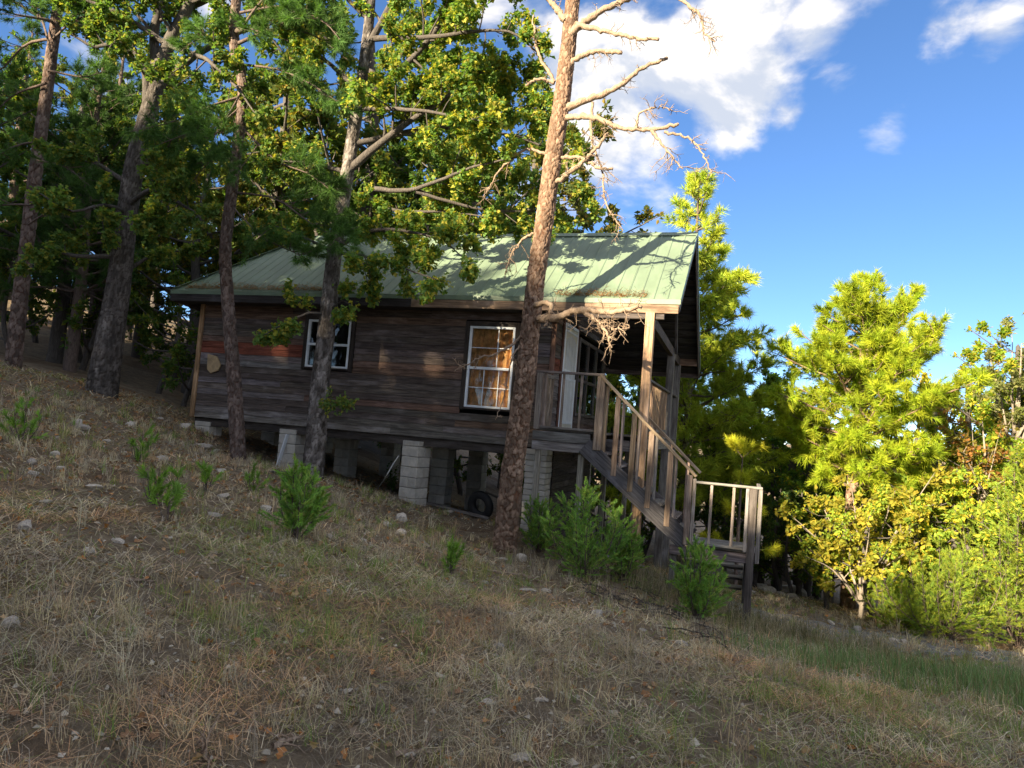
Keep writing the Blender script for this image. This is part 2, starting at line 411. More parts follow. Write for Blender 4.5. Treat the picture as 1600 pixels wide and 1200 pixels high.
def siding(wall, A, B, z0, z1, nrm, holes, top=None, courses=.128, pal=None):
    """lap boards along A->B (2-D points) between z0 and z1; holes in (s0,s1,z0,z1)"""
    A = np.array(A, float); B = np.array(B, float); L = np.linalg.norm(B - A); d = (B - A) / L; n = np.array(nrm, float)
    k = 0; z = z0
    while z < z1 - .03:
        zt = min(z + courses, z1)
        segs = [(0, L)]
        if top is not None:
            segs = top(z + courses * .5)
        for (h0, h1, hz0, hz1) in holes:
            if zt > hz0 + .02 and z < hz1 - .02:
                ns = []
                for s0, s1 in segs:
                    if h1 <= s0 or h0 >= s1: ns.append((s0, s1)); continue
                    if h0 > s0: ns.append((s0, h0))
                    if h1 < s1: ns.append((h1, s1))
                segs = ns
        for s0, s1 in segs:
            cuts = [s0]
            while s1 - cuts[-1] > 4.4: cuts.append(cuts[-1] + random.uniform(2.0, 3.9))
            cuts.append(s1)
            for c0, c1 in zip(cuts[:-1], cuts[1:]):
                if c1 - c0 < .05: continue
                c0 += .002; c1 -= .002
                cx = A + d * (c0 + c1) / 2
                me_l = round(c1 - c0, 3)
                a = me_l / 2; hh = (zt - z)
                zb = -.012
                V = np.array([(-a, -.024, zb), (a, -.024, zb), (a, -.006, hh), (-a, -.006, hh), (-a, 0.002, zb), (a, 0.002, zb), (a, 0.002, hh), (-a, 0.002, hh)])
                Q = np.array([(0, 1, 2, 3), (5, 4, 7, 6), (4, 0, 3, 7), (1, 5, 6, 2), (3, 2, 6, 7), (4, 5, 1, 0)])
                me = mesh_np('board', V, [Q], WOOD)
                Mx = Matrix(((d[0], -n[0], 0, cx[0]), (d[1], -n[1], 0, cx[1]), (0, 0, 1, z), (0, 0, 0, 1)))
                sag = random.gauss(0, .0012)
                o = obj('siding_board', me, wall, Mx @ Matrix.Rotation(sag, 4, 'Y'))
                o.color = (*pal(k, (c0 + c1) / 2, z), 1)
        z += courses; k += 1
RED = (.2, .065, .04); BRN = (.145, .095, .07)
def pal_long(k, s, z):
    r = random.random()
    if 2.58 < z < 2.78 and s < 2.6: return jit(RED, .2)
    if 2.3 < z < 2.56 and s < 2.6: return jit((.17, .155, .15), .1)
    if z < 1.45: return jit((.16, .145, .135), .2)
    if r < .22: return jit(BRN, .25)
    if r < .42: return jit((.155, .14, .14), .2)
    return jit(DARKW, .25)
def pal_corner(k, s, z): return jit(BRN if random.random() < .5 else (.11, .085, .07), .25)

# near long wall: backing and boards
def slab(name, corners, thick, nrm, material, parent):
    c = np.array(corners, float); n = np.array(nrm, float)
    k = len(c); V = np.concatenate([c, c + n * thick]); 
    F1 = [np.array([list(range(k))]), np.array([list(range(2 * k - 1, k - 1, -1))])]
    F2 = np.array([(i, k + i, k + (i + 1) % k, (i + 1) % k) for i in range(k)])
    me = mesh_np(name, V, F1 + [F2], material)
    return obj(name, me, parent)
wallN = empty('wall', (XL, YN, ZB), cabin)
W1 = (-5.13, -4.22, 1.85, 3.39); W2 = (-8.72, -7.72, 2.43, 3.41)
def wall_with_holes(parent, x0, x1, z0, z1, holes, y):
    xs = sorted({x0, x1, *[h[0] for h in holes], *[h[1] for h in holes]})
    for a, b in zip(xs[:-1], xs[1:]):
        hs = [h for h in holes if h[0] <= a and h[1] >= b]
        zz = [(z0, z1)] if not hs else [(z0, hs[0][2]), (hs[0][3], z1)]
        for q0, q1 in zz:
            o = beam('sheathing', ((a + b) / 2, y, q0), ((a + b) / 2, y, q1), .09, b - a - .001, parent, (.03, .026, .024), side=(1, 0, 0))
            o.parent = parent
wall_with_holes(wallN, XL, XR, ZB, 3.9, [W1, W2], YN + .055)
cs = .1
siding(wallN, (XL, YN), (XR, YN), ZB, 3.92, (0, -1), [(W1[0] - XL - cs, W1[1] - XL + cs, W1[2] - .03, W1[3] + cs), (W2[0] - XL - cs, W2[1] - XL + cs, W2[2] - .05, W2[3] + cs)], pal=pal_long)
beam('corner_board', (XL - .012, YN - .03, ZB - .02), (XL - .012, YN - .03, 3.9), .045, .11, cabin, (.30, .19, .10), side=(1, 0, 0))
beam('corner_board', (XR - .02, YN - .03, ZB), (XR - .02, YN - .03, 3.9), .045, .09, cabin, (.13, .075, .055), side=(1, 0, 0))
beam('sill_beam', (XL, YN + .1, ZB - .1), (XR, YN + .1, ZB - .1), .12, .17, cabin, (.05, .042, .038))
for yy in (14.8, 17.0): beam('sill_beam', (XL, yy, ZB - .12), (XR, yy, ZB - .12), .12, .2, cabin, (.05, .042, .038))
for i in range(14):
    xx = XL + .4 + i * .55
    beam('floor_joist', (xx, YN + .18, ZB + .02), (xx, YF, ZB + .02), .045, .19, cabin, (.06, .05, .045))
slab('subfloor', [(XL, YN + .1, ZB + .13), (XR, YN + .1, ZB + .13), (XR, YF, ZB + .13), (XL, YF, ZB + .13)], .03, (0, 0, 1), DARKIN, cabin)
# the other walls
def quad_wall(name, pts, nrm, thick=.09):
    return slab(name, pts, thick, nrm, DARKIN, cabin)
wallB = quad_wall('wall', [(XL, YF, ZB), (XR, YF, ZB), (XR, YF, 3.4), (XL, YF, 3.4)], (0, -1, 0)); wallB.name = 'wall'
def top_left(z):
    if z < 3.35: return [(0, YF - YN)]
    return [(max(0, RY - (RZ - z) / SL + .1 - YN), min(YF - YN, RY + (RZ - z) / SL - .1 - YN))]
wallL = empty('wall', (XL, 14.8, ZB), cabin)
slab('sheathing', [(XL + .01, YF, ZB), (XL + .01, YN + .12, ZB), (XL + .01, YN + .12, 3.8), (XL + .01, YF, 3.3)], .09, (1, 0, 0), DARKIN, wallL)
siding(wallL, (XL, YF), (XL, YN), ZB, 3.5, (-1, 0), [], pal=pal_long)
# gable wall with door and window band
wallG = empty('wall', (XR, 14.8, ZB), cabin)
DY0, DY1, DZ0, DZ1 = 12.98, 14.02, 1.6, 3.6
WY0, WY1, WZ0, WZ1 = 14.3, 16.9, 1.9, 3.46
for (a, b, z0, z1) in ((YN + .11, DY0, ZB, 3.9), (DY1, WY0, ZB, 4.9), (WY0, WY1, ZB, WZ0), (WY1, YF, ZB, 3.4)):
    slab('sheathing', [(XR - .012, a, z0), (XR - .012, b, z0), (XR - .012, b, z1), (XR - .012, a, z1)], .09, (-1, 0, 0), DARKIN, wallG)
slab('sheathing', [(XR - .012, YN + .2, 3.62), (XR - .012, YF - .1, 3.62), (XR - .012, YF - .1, 3.64), (XR - .012, RY, RZ - .15), (XR - .012, YN + .2, 4.0)], .09, (-1, 0, 0), DARKIN, wallG)
siding(wallG, (XR, YN), (XR, YF), ZB, 5.5, (1, 0), [(DY0 - YN - .09, DY1 - YN + .09, DZ0 - .05, DZ1 + .1), (WY0 - YN - .09, WY1 - YN + .09, WZ0, WZ1 + .09)], top=top_left, pal=pal_long)

# windows
def window(x0, x1, z0, z1, cols_top, cols_bot, cloth, trim=(.05, .04, .036)):
    y = YN
    w = empty('window', ((x0 + x1) / 2, y, z0), cabin)
    fw_ = .042; zm = z0 + (z1 - z0) * .485
    def bar(n, a, b, ww, hh, yy): return beam(n, a, b, ww, hh, w, (1, 1, 1), WHITE, side=(0, -1, 0))
    yf = y - .03
    for xx in (x0 + fw_ / 2, x1 - fw_ / 2): bar('frame', (xx, yf, z0), (xx, yf, z1), fw_, .06, yf)
    for zz in (z0 + fw_ / 2, z1 - fw_ / 2): bar('frame', (x0 + fw_, yf + .002, zz), (x1 - fw_, yf + .002, zz), fw_, .056, yf)
    bar('meeting_rail', (x0 + fw_, yf + .003, zm), (x1 - fw_, yf + .003, zm), .05, .05, yf)
    for (cols, a, b, dy) in ((cols_top, zm + .025, z1 - fw_, .0), (cols_bot, z0 + fw_, zm - .025, .008)):
        if cols:
            for c in cols:
                xx = x0 + fw_ + c * (x1 - x0 - 2 * fw_); bar('muntin', (xx, yf + .012, a), (xx, yf + .012, b), .016, .016, yf)
            zz = (a + b) / 2; bar('muntin', (x0 + fw_, yf + .013, zz), (x1 - fw_, yf + .013, zz), .014, .014, yf)
        o = beam('pane', (x0 + fw_, yf + .024 + dy, (a + b) / 2), (x1 - fw_, yf + .024 + dy, (a + b) / 2), .004, b - a, w, (1, 1, 1), GLASS)
    if cloth:  # sheet added behind the panes to carry the reflected amber colour
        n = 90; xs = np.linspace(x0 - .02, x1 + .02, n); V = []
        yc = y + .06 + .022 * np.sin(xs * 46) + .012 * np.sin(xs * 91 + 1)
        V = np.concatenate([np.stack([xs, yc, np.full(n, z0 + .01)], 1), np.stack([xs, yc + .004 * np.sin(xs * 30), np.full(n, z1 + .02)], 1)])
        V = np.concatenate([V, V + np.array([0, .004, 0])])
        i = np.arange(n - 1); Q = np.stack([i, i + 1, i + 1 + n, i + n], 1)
        obj('cloth', mesh_np('cloth', V, [Q, Q[:, ::-1] + 2 * n], AMBER_REFL, smooth=True), w)
    cw = .095; yt = y - .034
    for xx in (x0 - cw / 2 - .002, x1 + cw / 2 + .002): beam('casing', (xx, yt, z0 - .05), (xx, yt, z1 + cw), cw, .03, w, trim, side=(0, -1, 0))
    beam('casing', (x0 - .002, yt, z1 + cw / 2 + .002), (x1 + .002, yt, z1 + cw / 2 + .002), .03, cw, w, trim)
    beam('window_sill', (x0 - .002, yt - .012, z0 - .02), (x1 + .002, yt - .012, z0 - .02), .05, .034, w, trim)
    return w
w1 = window(*W1, (.645,), (.36, .72), True); w1['label'] = 'tall white sash window with amber tree reflection coloured into the curtain'
w2 = window(*W2, (), (), False); w2['label'] = 'small white sash window with dark panes'
# door
door = empty('door', (XR, 13.5, DZ0), cabin); door['label'] = 'white storm door with ornamental grille'
DW = (1, 1, 1)
xd = XR + .03
for yy in (DY0 + .03, DY1 - .03): beam('door_jamb', (xd, yy, DZ0), (xd, yy, DZ1), .09, .06, door, DW, WHITE, side=(1, 0, 0))
beam('door_jamb', (xd, DY0 + .06, DZ1 - .03), (xd, DY1 - .06, DZ1 - .03), .09, .06, door, DW, WHITE)
beam('door_panel', (xd + .012, (DY0 + DY1) / 2, DZ0 + .01), (xd + .012, (DY0 + DY1) / 2, DZ1 - .065), DY1 - DY0 - .13, .03, door, DW, plain('cream_door', (.58, .56, .47), .5, .08), side=(1, 0, 0))
for i in range(9):
    yy = DY0 + .14 + i * .095
    beam('grille_bar', (xd + .034, yy, DZ0 + .12), (xd + .034, yy, DZ1 - .3 + .09 * sin(pi * i / 8)), .014, .014, door, DW, WHITE)
for zz in (DZ0 + .1, DZ0 + .95, DZ0 + 1.1, DZ1 - .14): beam('grille_rail', (xd + .032, DY0 + .09, zz), (xd + .032, DY1 - .09, zz), .02, .04, door, DW, WHITE)
beam('door_handle', (xd + .06, DY1 - .14, DZ0 + .98), (xd + .06, DY1 - .14, DZ0 + 1.1), .02, .02, door, (.1, .1, .1), RUBBER)
for yy in (DY0 - .05, DY1 + .05): beam('casing', (XR + .035, yy, DZ0), (XR + .035, yy, DZ1 + .1), .1, .03, door, (.12, .06, .045), side=(1, 0, 0))
# window band on the porch side
wb = empty('window', (XR, 15.6, WZ0), cabin); wb['label'] = 'porch window band of six dark panes'
TR = (.13, .115, .10)
ys = np.linspace(WY0, WY1, 4); zmid = 2.62
for yy in ys: beam('frame', (XR + .03, yy, WZ0 - .03), (XR + .03, yy, WZ1 + .04), .075, .04, wb, TR, side=(1, 0, 0))
for zz in (WZ0, zmid, WZ1):
    for a, b in zip(ys[:-1], ys[1:]): beam('frame', (XR + .028, a + .04, zz), (XR + .028, b - .04, zz), .036, .07, wb, TR)
for a, b in zip(ys[:-1], ys[1:]):
    for z0, z1 in ((WZ0 + .035, zmid - .035), (zmid + .035, WZ1 - .035)):
        beam('pane', (XR + .012, a + .038, (z0 + z1) / 2), (XR + .012, b - .038, (z0 + z1) / 2), .004, z1 - z0, wb, (1, 1, 1), GLASS)
n = 40; ycs = np.linspace(WY0, WY0 + .5, n); xc = XR - .16 + .02 * np.sin(ycs * 60)
V = np.concatenate([np.stack([xc, ycs, np.full(n, WZ0)], 1), np.stack([xc, ycs + (ycs - WY0) * .2, np.full(n, WZ1)], 1)]); i = np.arange(n - 1)
obj('cloth', mesh_np('cloth', np.concatenate([V, V - np.array([.004, 0, 0])]), [np.stack([i, i + 1, i + 1 + n, i + n], 1), np.stack([i + n, i + 1 + n, i + 1, i], 1) + 2 * n], plain('tan_curtain', (.5, .42, .28), .9, .2), smooth=True), wb)

# roof
roof = empty('roof', (-6.6, RY, ZT), cabin)
TH = .05
def roof_pt(x, y, dz=0): return (x, y, rz(y) + dz)
slab('roof_deck', [roof_pt(-11.9, EN + .02), roof_pt(XE - .03, EN + .02), roof_pt(XE - .03, RY), roof_pt(HX, RY)], .09, (0, 0, -1), DARKIN, roof)
slab('roof_deck', [roof_pt(XE - .03, EF - .02), roof_pt(-11.9, EF - .02), roof_pt(HX, RY), roof_pt(XE - .03, RY)], .09, (0, 0, -1), DARKIN, roof)
slab('roof_deck', [(-11.9, EF, rz(EF)), (-11.9, EN, rz(EN)), (HX, RY, RZ)], .06, (0, 0, -1), DARKIN, roof)
RIB = .2286
def panel_mesh(x0, x1, ynear, ytop_of_x):
    prof = []; x = x0
    while x < x1 - 1e-4:
        e = min(x + RIB, x1)
        prof += [(x, .021), (min(x + .012, e), .021), (min(x + .026, e), .006), (min(x + RIB - .026, e), .006), (min(x + RIB - .012, e), .021)]
        x += RIB
    prof.append((x1, .021))
    A = []; B = []
    for (px_, h) in prof:
        yt = ytop_of_x(px_); A.append((px_, ynear, rz(ynear) + h)); B.append((px_, yt, rz(yt) + h))
    k = len(prof); V = np.array(A + B); i = np.arange(k - 1)
    Q = np.stack([i, i + 1, i + 1 + k, i + k], 1)
    V2 = V - np.array([0, 0, .004])
    return mesh_np('roof_panel', np.concatenate([V, V2]), [Q, Q[:, ::-1] + 2 * k], ROOF)
def ytopN(x): return RY if x >= HX else EN + max(.02, (x + 11.92) / (HX + 11.92)) * (RY - EN)
def ytopF(x): return RY if x >= HX else EF - max(.02, (x + 11.92) / (HX + 11.92)) * (EF - RY)
x = XE
while x > -11.85:
    x0 = max(x - RIB * 4, -11.9)
    obj('roof_panel', panel_mesh(x0 + .002, x - .001, EN - .01, ytopN), roof)
    obj('roof_panel', panel_mesh(x0 + .002, x - .001, EF + .01, ytopF), roof)
    x -= RIB * 4
slab('hip_panel', [(-11.92, EF, rz(EF) + .012), (-11.92, EN, rz(EN) + .012), (HX, RY, RZ + .012)], .004, (0, 0, -1), ROOF, roof)
# ridge cap, drip edge, hip cap, rake trim
def vcap(a, b, wid, dz):
    a = np.array(a, float); b = np.array(b, float); q = np.array([0, wid, -wid * SL])
    V = np.array([a - q * [1, 1, -1] + [0, 0, dz], a + [0, 0, dz], a + q + [0, 0, dz], b - q * [1, 1, -1] + [0, 0, dz], b + [0, 0, dz], b + q + [0, 0, dz]])
    V = np.concatenate([V, V - [0, 0, .004]])
    return mesh_np('ridge_cap', V, [np.array([(0, 3, 4, 1), (1, 4, 5, 2), (6, 7, 10, 9), (7, 8, 11, 10), (0, 6, 9, 3), (2, 5, 11, 8)])], ROOF)
obj('ridge_cap', vcap((HX, RY, RZ), (XE + .015, RY, RZ), .13, .036), roof)
def mstrip(name, p0, p1, w, h, side=None): return beam(name, p0, p1, w, h, roof, (1, 1, 1), ROOF, side=side)
mstrip('drip_edge', (-11.95, EN - .02, rz(EN) - .035), (XE + .01, EN - .02, rz(EN) - .035), .012, .085)
mstrip('drip_edge', (-11.95, EF + .02, rz(EF) - .035), (XE + .01, EF + .02, rz(EF) - .035), .012, .085)
mstrip('hip_cap', (-11.93, EN - .01, rz(EN) + .03), (HX, RY, RZ + .03), .16, .012)
for yy, zz in ((EN, rz(EN)), (EF, rz(EF))):
    mstrip('rake_trim', (XE + .006, yy, zz - .01), (XE + .006, RY, RZ - .01), .016, .085)
FAS = (.21, .15, .105)
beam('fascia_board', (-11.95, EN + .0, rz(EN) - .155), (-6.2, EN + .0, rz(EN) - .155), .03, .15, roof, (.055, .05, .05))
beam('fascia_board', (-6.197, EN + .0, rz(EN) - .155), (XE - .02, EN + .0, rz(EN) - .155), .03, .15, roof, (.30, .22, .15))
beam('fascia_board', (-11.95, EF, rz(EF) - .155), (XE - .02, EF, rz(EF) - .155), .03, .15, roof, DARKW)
for yy in (EN, EF):
    s = 1 if yy < RY else -1
    beam('barge_board', (XE - .02, yy + .02 * s, rz(yy) - .14), (XE - .02, RY - .005 * s, RZ - .14), .03, .16, roof, (.12, .105, .095))
beam('barge_board', (-11.92, EN + .02, rz(EN) - .15), (-11.92, EF - .02, rz(EF) - .15), .03, .15, roof, DARKW)
slab('soffit', [(-11.9, EN + .02, rz(EN) - .23), (XR + .02, EN + .02, rz(EN) - .23), (XR + .02, YN + .1, rz(EN) - .21), (-11.9, YN + .1, rz(EN) - .21)], .015, (0, 0, 1), DARKIN, roof)
for k in range(16):                      # porch ceiling boards under the far slope
    y0 = RY + .02 + k * .2
    if y0 > EF - .15: break
    beam('ceiling_board', (XR + .03, y0 + .1, rz(y0 + .1) - .12), (XE - .05, y0 + .1, rz(y0 + .1) - .12), .19, .02, roof, (.05, .045, .043), side=(0, SL, 1))
for k in range(12):
    y0 = EN + .12 + k * .2
    if y0 > RY - .1: break
    beam('ceiling_board', (XR + .03, y0 + .1, rz(y0 + .1) - .12), (XE - .05, y0 + .1, rz(y0 + .1) - .12), .19, .02, roof, (.05, .045, .043), side=(0, -SL, 1))

# piers
def pier(cx, cy, ztop, zbot, rot=0, ch=.2, w=.4, cap=True):
    p = empty('pier', (cx, cy, zbot), cabin)
    R = Matrix.Translation((cx, cy, 0)) @ Matrix.Rotation(rot, 4, 'Z')
    z = ztop; k = 0
    if cap:
        o = obj('cap_block', cbox(w, w, .095, BLOCK, .008), p, R @ Matrix.Translation((0, 0, z - .05))); z -= .1
    while z > zbot:
        for s in (-1, 1):
            T = Matrix.Translation((random.gauss(0, .003), random.gauss(0, .003), z - ch / 2))
            Rk = Matrix.Rotation((pi / 2) * (k % 2), 4, 'Z')
            obj('concrete_block', cbox(w - .004, w / 2 - .006, ch - .009, BLOCK, .008), p, R @ T @ Rk @ Matrix.Translation((0, s * w / 4, 0)))
        z -= ch; k += 1
    return p
pier(-6.12, YN + .14, 1.12, g1(-6.1, 12.6) - .25, radians(-12))
pier(-9.02, YN + .2, 1.12, g1(-9, 12.6) - .25, radians(3))
pier(-11.2, YN + .2, 1.12, g1(-11.2, 12.6) - .3, radians(0))
pier(-3.62, YN + .1, 1.18, g1(-3.6, 12.5) - .3, 0, .105, .4, False)
for xx in (-11.1, -9, -6.5, -3.8):
    for yy in (14.8, 17.0): pier(xx, yy, 1.0, g1(xx, yy) - .3, 0, .2)
# skirting under the gable wall
sk = empty('skirting', (XR, 15, -.5), cabin)
for k in range(17):
    z0 = ZB - .03 - .13 * (k + 1)
    beam('skirting_board', (XR - .06, 13.2, z0 + .065), (XR - .06, 16.6, z0 + .065), .022, .125, sk, (.075, .062, .055))

# ------------------------------------------------------------------ porch
porch = empty('porch', (-2.6, 14, 1.5), cabin)
PX = -1.70; DT = 1.57; YP = 11.52
for k in range(int((YF - 12.5) / .145)):
    y = 12.46 + k * .145 + .07
    beam('deck_board', (XR + .03, y, DT - .018), (PX + .05, y, DT - .018), .139, .034, porch, GREY)
for k in range(6):
    y = YP + .03 + k * .145 + .07
    beam('deck_board', (XR + .02, y, DT - .018), (-2.3, y, DT - .018), .139, .034, porch, GREY)
beam('rim_joist', (XR - .0, YP, DT - .125), (-2.47, YP, DT - .125), .04, .16, porch, (.17, .165, .165))
beam('rim_joist', (XR - .0, YP + .01, DT - .29), (-2.3, YP + .01, DT - .29), .05, .15, porch, (.22, .205, .20))
beam('rim_joist', (XR + .02, 12.42, DT - .2), (PX + .02, 12.42, DT - .2), .045, .19, porch, (.17, .165, .17))
beam('rim_joist', (PX + .05, 12.45, DT - .14), (PX + .05, YF, DT - .14), .045, .19, porch, GREY)
for yy in (13.5, 14.5, 15.5, 16.5): beam('joist', (XR + .03, yy, DT - .14), (PX + .02, yy, DT - .14), .045, .19, porch, (.08, .07, .065))
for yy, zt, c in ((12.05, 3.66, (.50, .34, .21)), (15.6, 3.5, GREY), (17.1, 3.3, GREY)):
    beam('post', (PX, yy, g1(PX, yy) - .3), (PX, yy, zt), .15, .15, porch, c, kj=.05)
beam('tie_beam', (PX, 12.0, 3.56), (PX, 17.3, 3.36), .09, .19, porch, (.10, .085, .075))
beam('brace', (PX + .1, 15.6, 3.4), (PX + .1, RY + .1, 5.3), .05, .12, porch, (.09, .08, .075))
beam('rafter_tail', (PX, 17.2, 3.38), (XE - .05, 17.2, 3.38), .06, .16, porch, (.22, .15, .10))
beam('header_beam', (XR + .03, 12.06, rz(12.06) - .31), (XE - .25, 12.06, rz(12.06) - .31), .09, .13, porch, (.07, .06, .055))
for xx, yy in ((-2.62, YP + .1), (-3.36, YP + .07), (-2.5, 13.1), (-2.4, 15), (-2.5, 17)):
    beam('post', (xx, yy, g1(xx, yy) - .3), (xx, yy, DT - .22), .09, .09, porch, (.24, .22, .19))
# railing of the entry landing
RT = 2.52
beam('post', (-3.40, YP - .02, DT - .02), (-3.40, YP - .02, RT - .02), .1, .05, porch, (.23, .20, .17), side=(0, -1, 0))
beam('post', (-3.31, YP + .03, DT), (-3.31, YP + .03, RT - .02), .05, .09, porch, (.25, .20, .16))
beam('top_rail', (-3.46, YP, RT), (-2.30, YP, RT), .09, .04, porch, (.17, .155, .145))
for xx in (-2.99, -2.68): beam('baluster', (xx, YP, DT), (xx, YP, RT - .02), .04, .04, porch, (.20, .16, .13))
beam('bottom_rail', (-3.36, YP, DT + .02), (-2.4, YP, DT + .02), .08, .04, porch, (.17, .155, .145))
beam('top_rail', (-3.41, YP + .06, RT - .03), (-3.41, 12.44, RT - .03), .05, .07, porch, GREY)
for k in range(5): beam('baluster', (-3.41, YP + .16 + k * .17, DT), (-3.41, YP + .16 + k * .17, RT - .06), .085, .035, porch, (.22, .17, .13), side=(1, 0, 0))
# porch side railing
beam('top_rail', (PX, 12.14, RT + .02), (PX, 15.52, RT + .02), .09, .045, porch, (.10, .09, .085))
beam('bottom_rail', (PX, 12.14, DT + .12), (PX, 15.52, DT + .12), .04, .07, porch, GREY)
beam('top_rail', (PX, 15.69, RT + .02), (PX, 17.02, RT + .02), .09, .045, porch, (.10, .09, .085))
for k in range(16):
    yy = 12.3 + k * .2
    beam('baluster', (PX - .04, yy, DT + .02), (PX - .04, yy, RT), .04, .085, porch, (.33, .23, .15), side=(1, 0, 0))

# ------------------------------------------------------------------ stairs
st = empty('staircase', (-.8, 12, -1.0), cabin)
YS0, YS1 = 11.52, 12.42
sx0, sz0, sx1, sz1 = -2.50, 1.33, -.80, .0       # middle line of the stringer
sl = (sz1 - sz0) / (sx1 - sx0)
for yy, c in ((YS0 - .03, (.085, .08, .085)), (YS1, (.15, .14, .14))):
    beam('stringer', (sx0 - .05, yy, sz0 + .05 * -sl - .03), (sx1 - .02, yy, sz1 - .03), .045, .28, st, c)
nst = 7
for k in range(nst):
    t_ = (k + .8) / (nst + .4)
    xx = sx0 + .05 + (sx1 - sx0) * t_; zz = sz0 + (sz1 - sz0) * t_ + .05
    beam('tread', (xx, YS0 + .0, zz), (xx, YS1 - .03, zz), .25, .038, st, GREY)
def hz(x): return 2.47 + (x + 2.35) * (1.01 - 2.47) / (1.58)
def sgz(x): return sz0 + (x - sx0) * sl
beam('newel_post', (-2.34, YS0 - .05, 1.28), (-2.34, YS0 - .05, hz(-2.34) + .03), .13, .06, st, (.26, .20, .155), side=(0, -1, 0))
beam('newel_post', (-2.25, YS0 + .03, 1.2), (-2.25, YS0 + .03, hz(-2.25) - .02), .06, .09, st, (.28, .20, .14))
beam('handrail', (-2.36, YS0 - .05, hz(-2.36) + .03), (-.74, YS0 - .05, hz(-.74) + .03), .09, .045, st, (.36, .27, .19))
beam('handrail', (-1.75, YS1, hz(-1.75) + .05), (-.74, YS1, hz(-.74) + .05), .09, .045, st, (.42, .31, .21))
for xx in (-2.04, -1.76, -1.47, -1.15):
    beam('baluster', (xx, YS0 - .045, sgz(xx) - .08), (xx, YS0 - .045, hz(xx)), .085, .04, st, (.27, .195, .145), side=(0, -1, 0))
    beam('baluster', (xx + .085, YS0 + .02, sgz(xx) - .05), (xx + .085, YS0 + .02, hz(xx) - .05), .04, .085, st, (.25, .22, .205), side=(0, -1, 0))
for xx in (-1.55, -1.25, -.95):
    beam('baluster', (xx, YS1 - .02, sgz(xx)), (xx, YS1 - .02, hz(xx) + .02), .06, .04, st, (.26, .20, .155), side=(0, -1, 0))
# lower landing
LT = -.05; LX0, LX1 = -1.05, .2
for k in range(6): beam('landing_board', (LX0 + .02, YS0 + .08 + k * .15, LT), (LX1 - .02, YS0 + .08 + k * .15, LT), .142, .036, st, (.2, .19, .18))
beam('landing_joist', (LX0 - .03, YS0 - .03, LT - .1), (LX1 - .12, YS0 - .03, LT - .1), .045, .14, st, (.19, .17, .16))
beam('landing_joist', (LX0 + .2, YS0 - .005, LT - .19), (LX1 - .3, YS0 - .005, LT - .19), .04, .07, st, (.24, .22, .2))
beam('landing_joist', (LX0, YS1 + .05, LT - .1), (LX1, YS1 + .05, LT - .1), .045, .15, st, GREY)
beam('landing_joist', (LX1 - .0, YS0 + .1, LT - .1), (LX1 - .0, YS1, LT - .1), .04, .15, st, GREY)
LR = .93
beam('newel_post', (-.84, YS0 - .05, LT), (-.84, YS0 - .05, LR + .1), .09, .05, st, (.27, .21, .17), side=(0, -1, 0))
beam('newel_post', (-.76, YS0 - .05, LT - .02), (-.76, YS0 - .05, LR + .05), .05, .06, st, (.30, .25, .21), side=(0, -1, 0))
beam('top_rail', (-.74, YS0 - .05, LR), (.24, YS0 - .05, LR), .1, .035, st, (.24, .225, .21))
beam('bottom_rail', (-.74, YS0 - .05, LT + .045), (.02, YS0 - .05, LT + .045), .08, .035, st, (.24, .225, .21))
for xx in (-.50, -.17): beam('baluster', (xx, YS0 - .05, LT + .05), (xx, YS0 - .05, LR - .02), .042, .042, st, (.30, .25, .21))
beam('newel_post', (.03, YS0 - .07, LT + .0), (.03, YS0 - .07, LR - .02), .05, .04, st, (.22, .2, .19), side=(0, -1, 0))
beam('landing_post', (.115, YS0 - .045, g1(.115, 11.5) - .25), (.115, YS0 - .045, LR - .02), .11, .11, st, (.10, .085, .075))
beam('newel_post', (.215, YS0 - .07, LT - .15), (.215, YS0 - .07, LR - .02), .06, .035, st, (.22, .2, .19), side=(0, -1, 0))
beam('landing_post', (-1.02, YS0 + .05, g1(-1.02, 11.5) - .25), (-1.02, YS0 + .05, LT - .17), .1, .1, st, (.17, .16, .15))
for xx in (-1.0, .13): beam('landing_post', (xx, YS1, g1(xx, YS1) - .25), (xx, YS1, LT - .02), .1, .1, st, (.12, .105, .095))
beam('top_rail', (.19, YS0, LR), (.19, YS1, LR), .06, .035, st, GREY)
# lower flight, going down away from the landing
fy0, fz0, fy1 = YS1 + .08, LT - .18, YS1 + 1.55
fz1 = g1(-.4, fy1) + .05
for xx in (-.86, .06): beam('stringer', (xx, fy0 - .1, fz0 + .02), (xx, fy1, fz1), .045, .24, st, (.15, .15, .155))
for k in range(4):
    t_ = (k + .55) / 4.2
    beam('tread', (-.83, fy0 + (fy1 - fy0) * t_, fz0 + (fz1 - fz0) * t_ + .05), (.03, fy0 + (fy1 - fy0) * t_, fz0 + (fz1 - fz0) * t_ + .05), .27, .04, st, (.13, .12, .11))

# ------------------------------------------------------------------ tubes, leaves, needles
def tube(path, radii, sides):
    P = np.asarray(path, float); n = len(P); T = np.gradient(P, axis=0); T /= np.linalg.norm(T, axis=1)[:, None] + 1e-9
    ref = np.array([1., 0, 0]) if abs(T[0, 0]) < .8 else np.array([0, 1., 0])
    A = ref - (T @ ref)[:, None] * T; A /= np.linalg.norm(A, axis=1)[:, None] + 1e-9; B = np.cross(T, A)
    th = np.arange(sides) * 2 * pi / sides
    V = P[:, None, :] + np.asarray(radii)[:, None, None] * (np.cos(th)[None, :, None] * A[:, None, :] + np.sin(th)[None, :, None] * B[:, None, :])
    i = np.arange(n - 1)[:, None] * sides; j = np.arange(sides)[None, :]; j2 = (j + 1) % sides
    Q = np.stack([i + j, i + j2, i + sides + j2, i + sides + j], -1).reshape(-1, 4)
    return V.reshape(-1, 3), Q
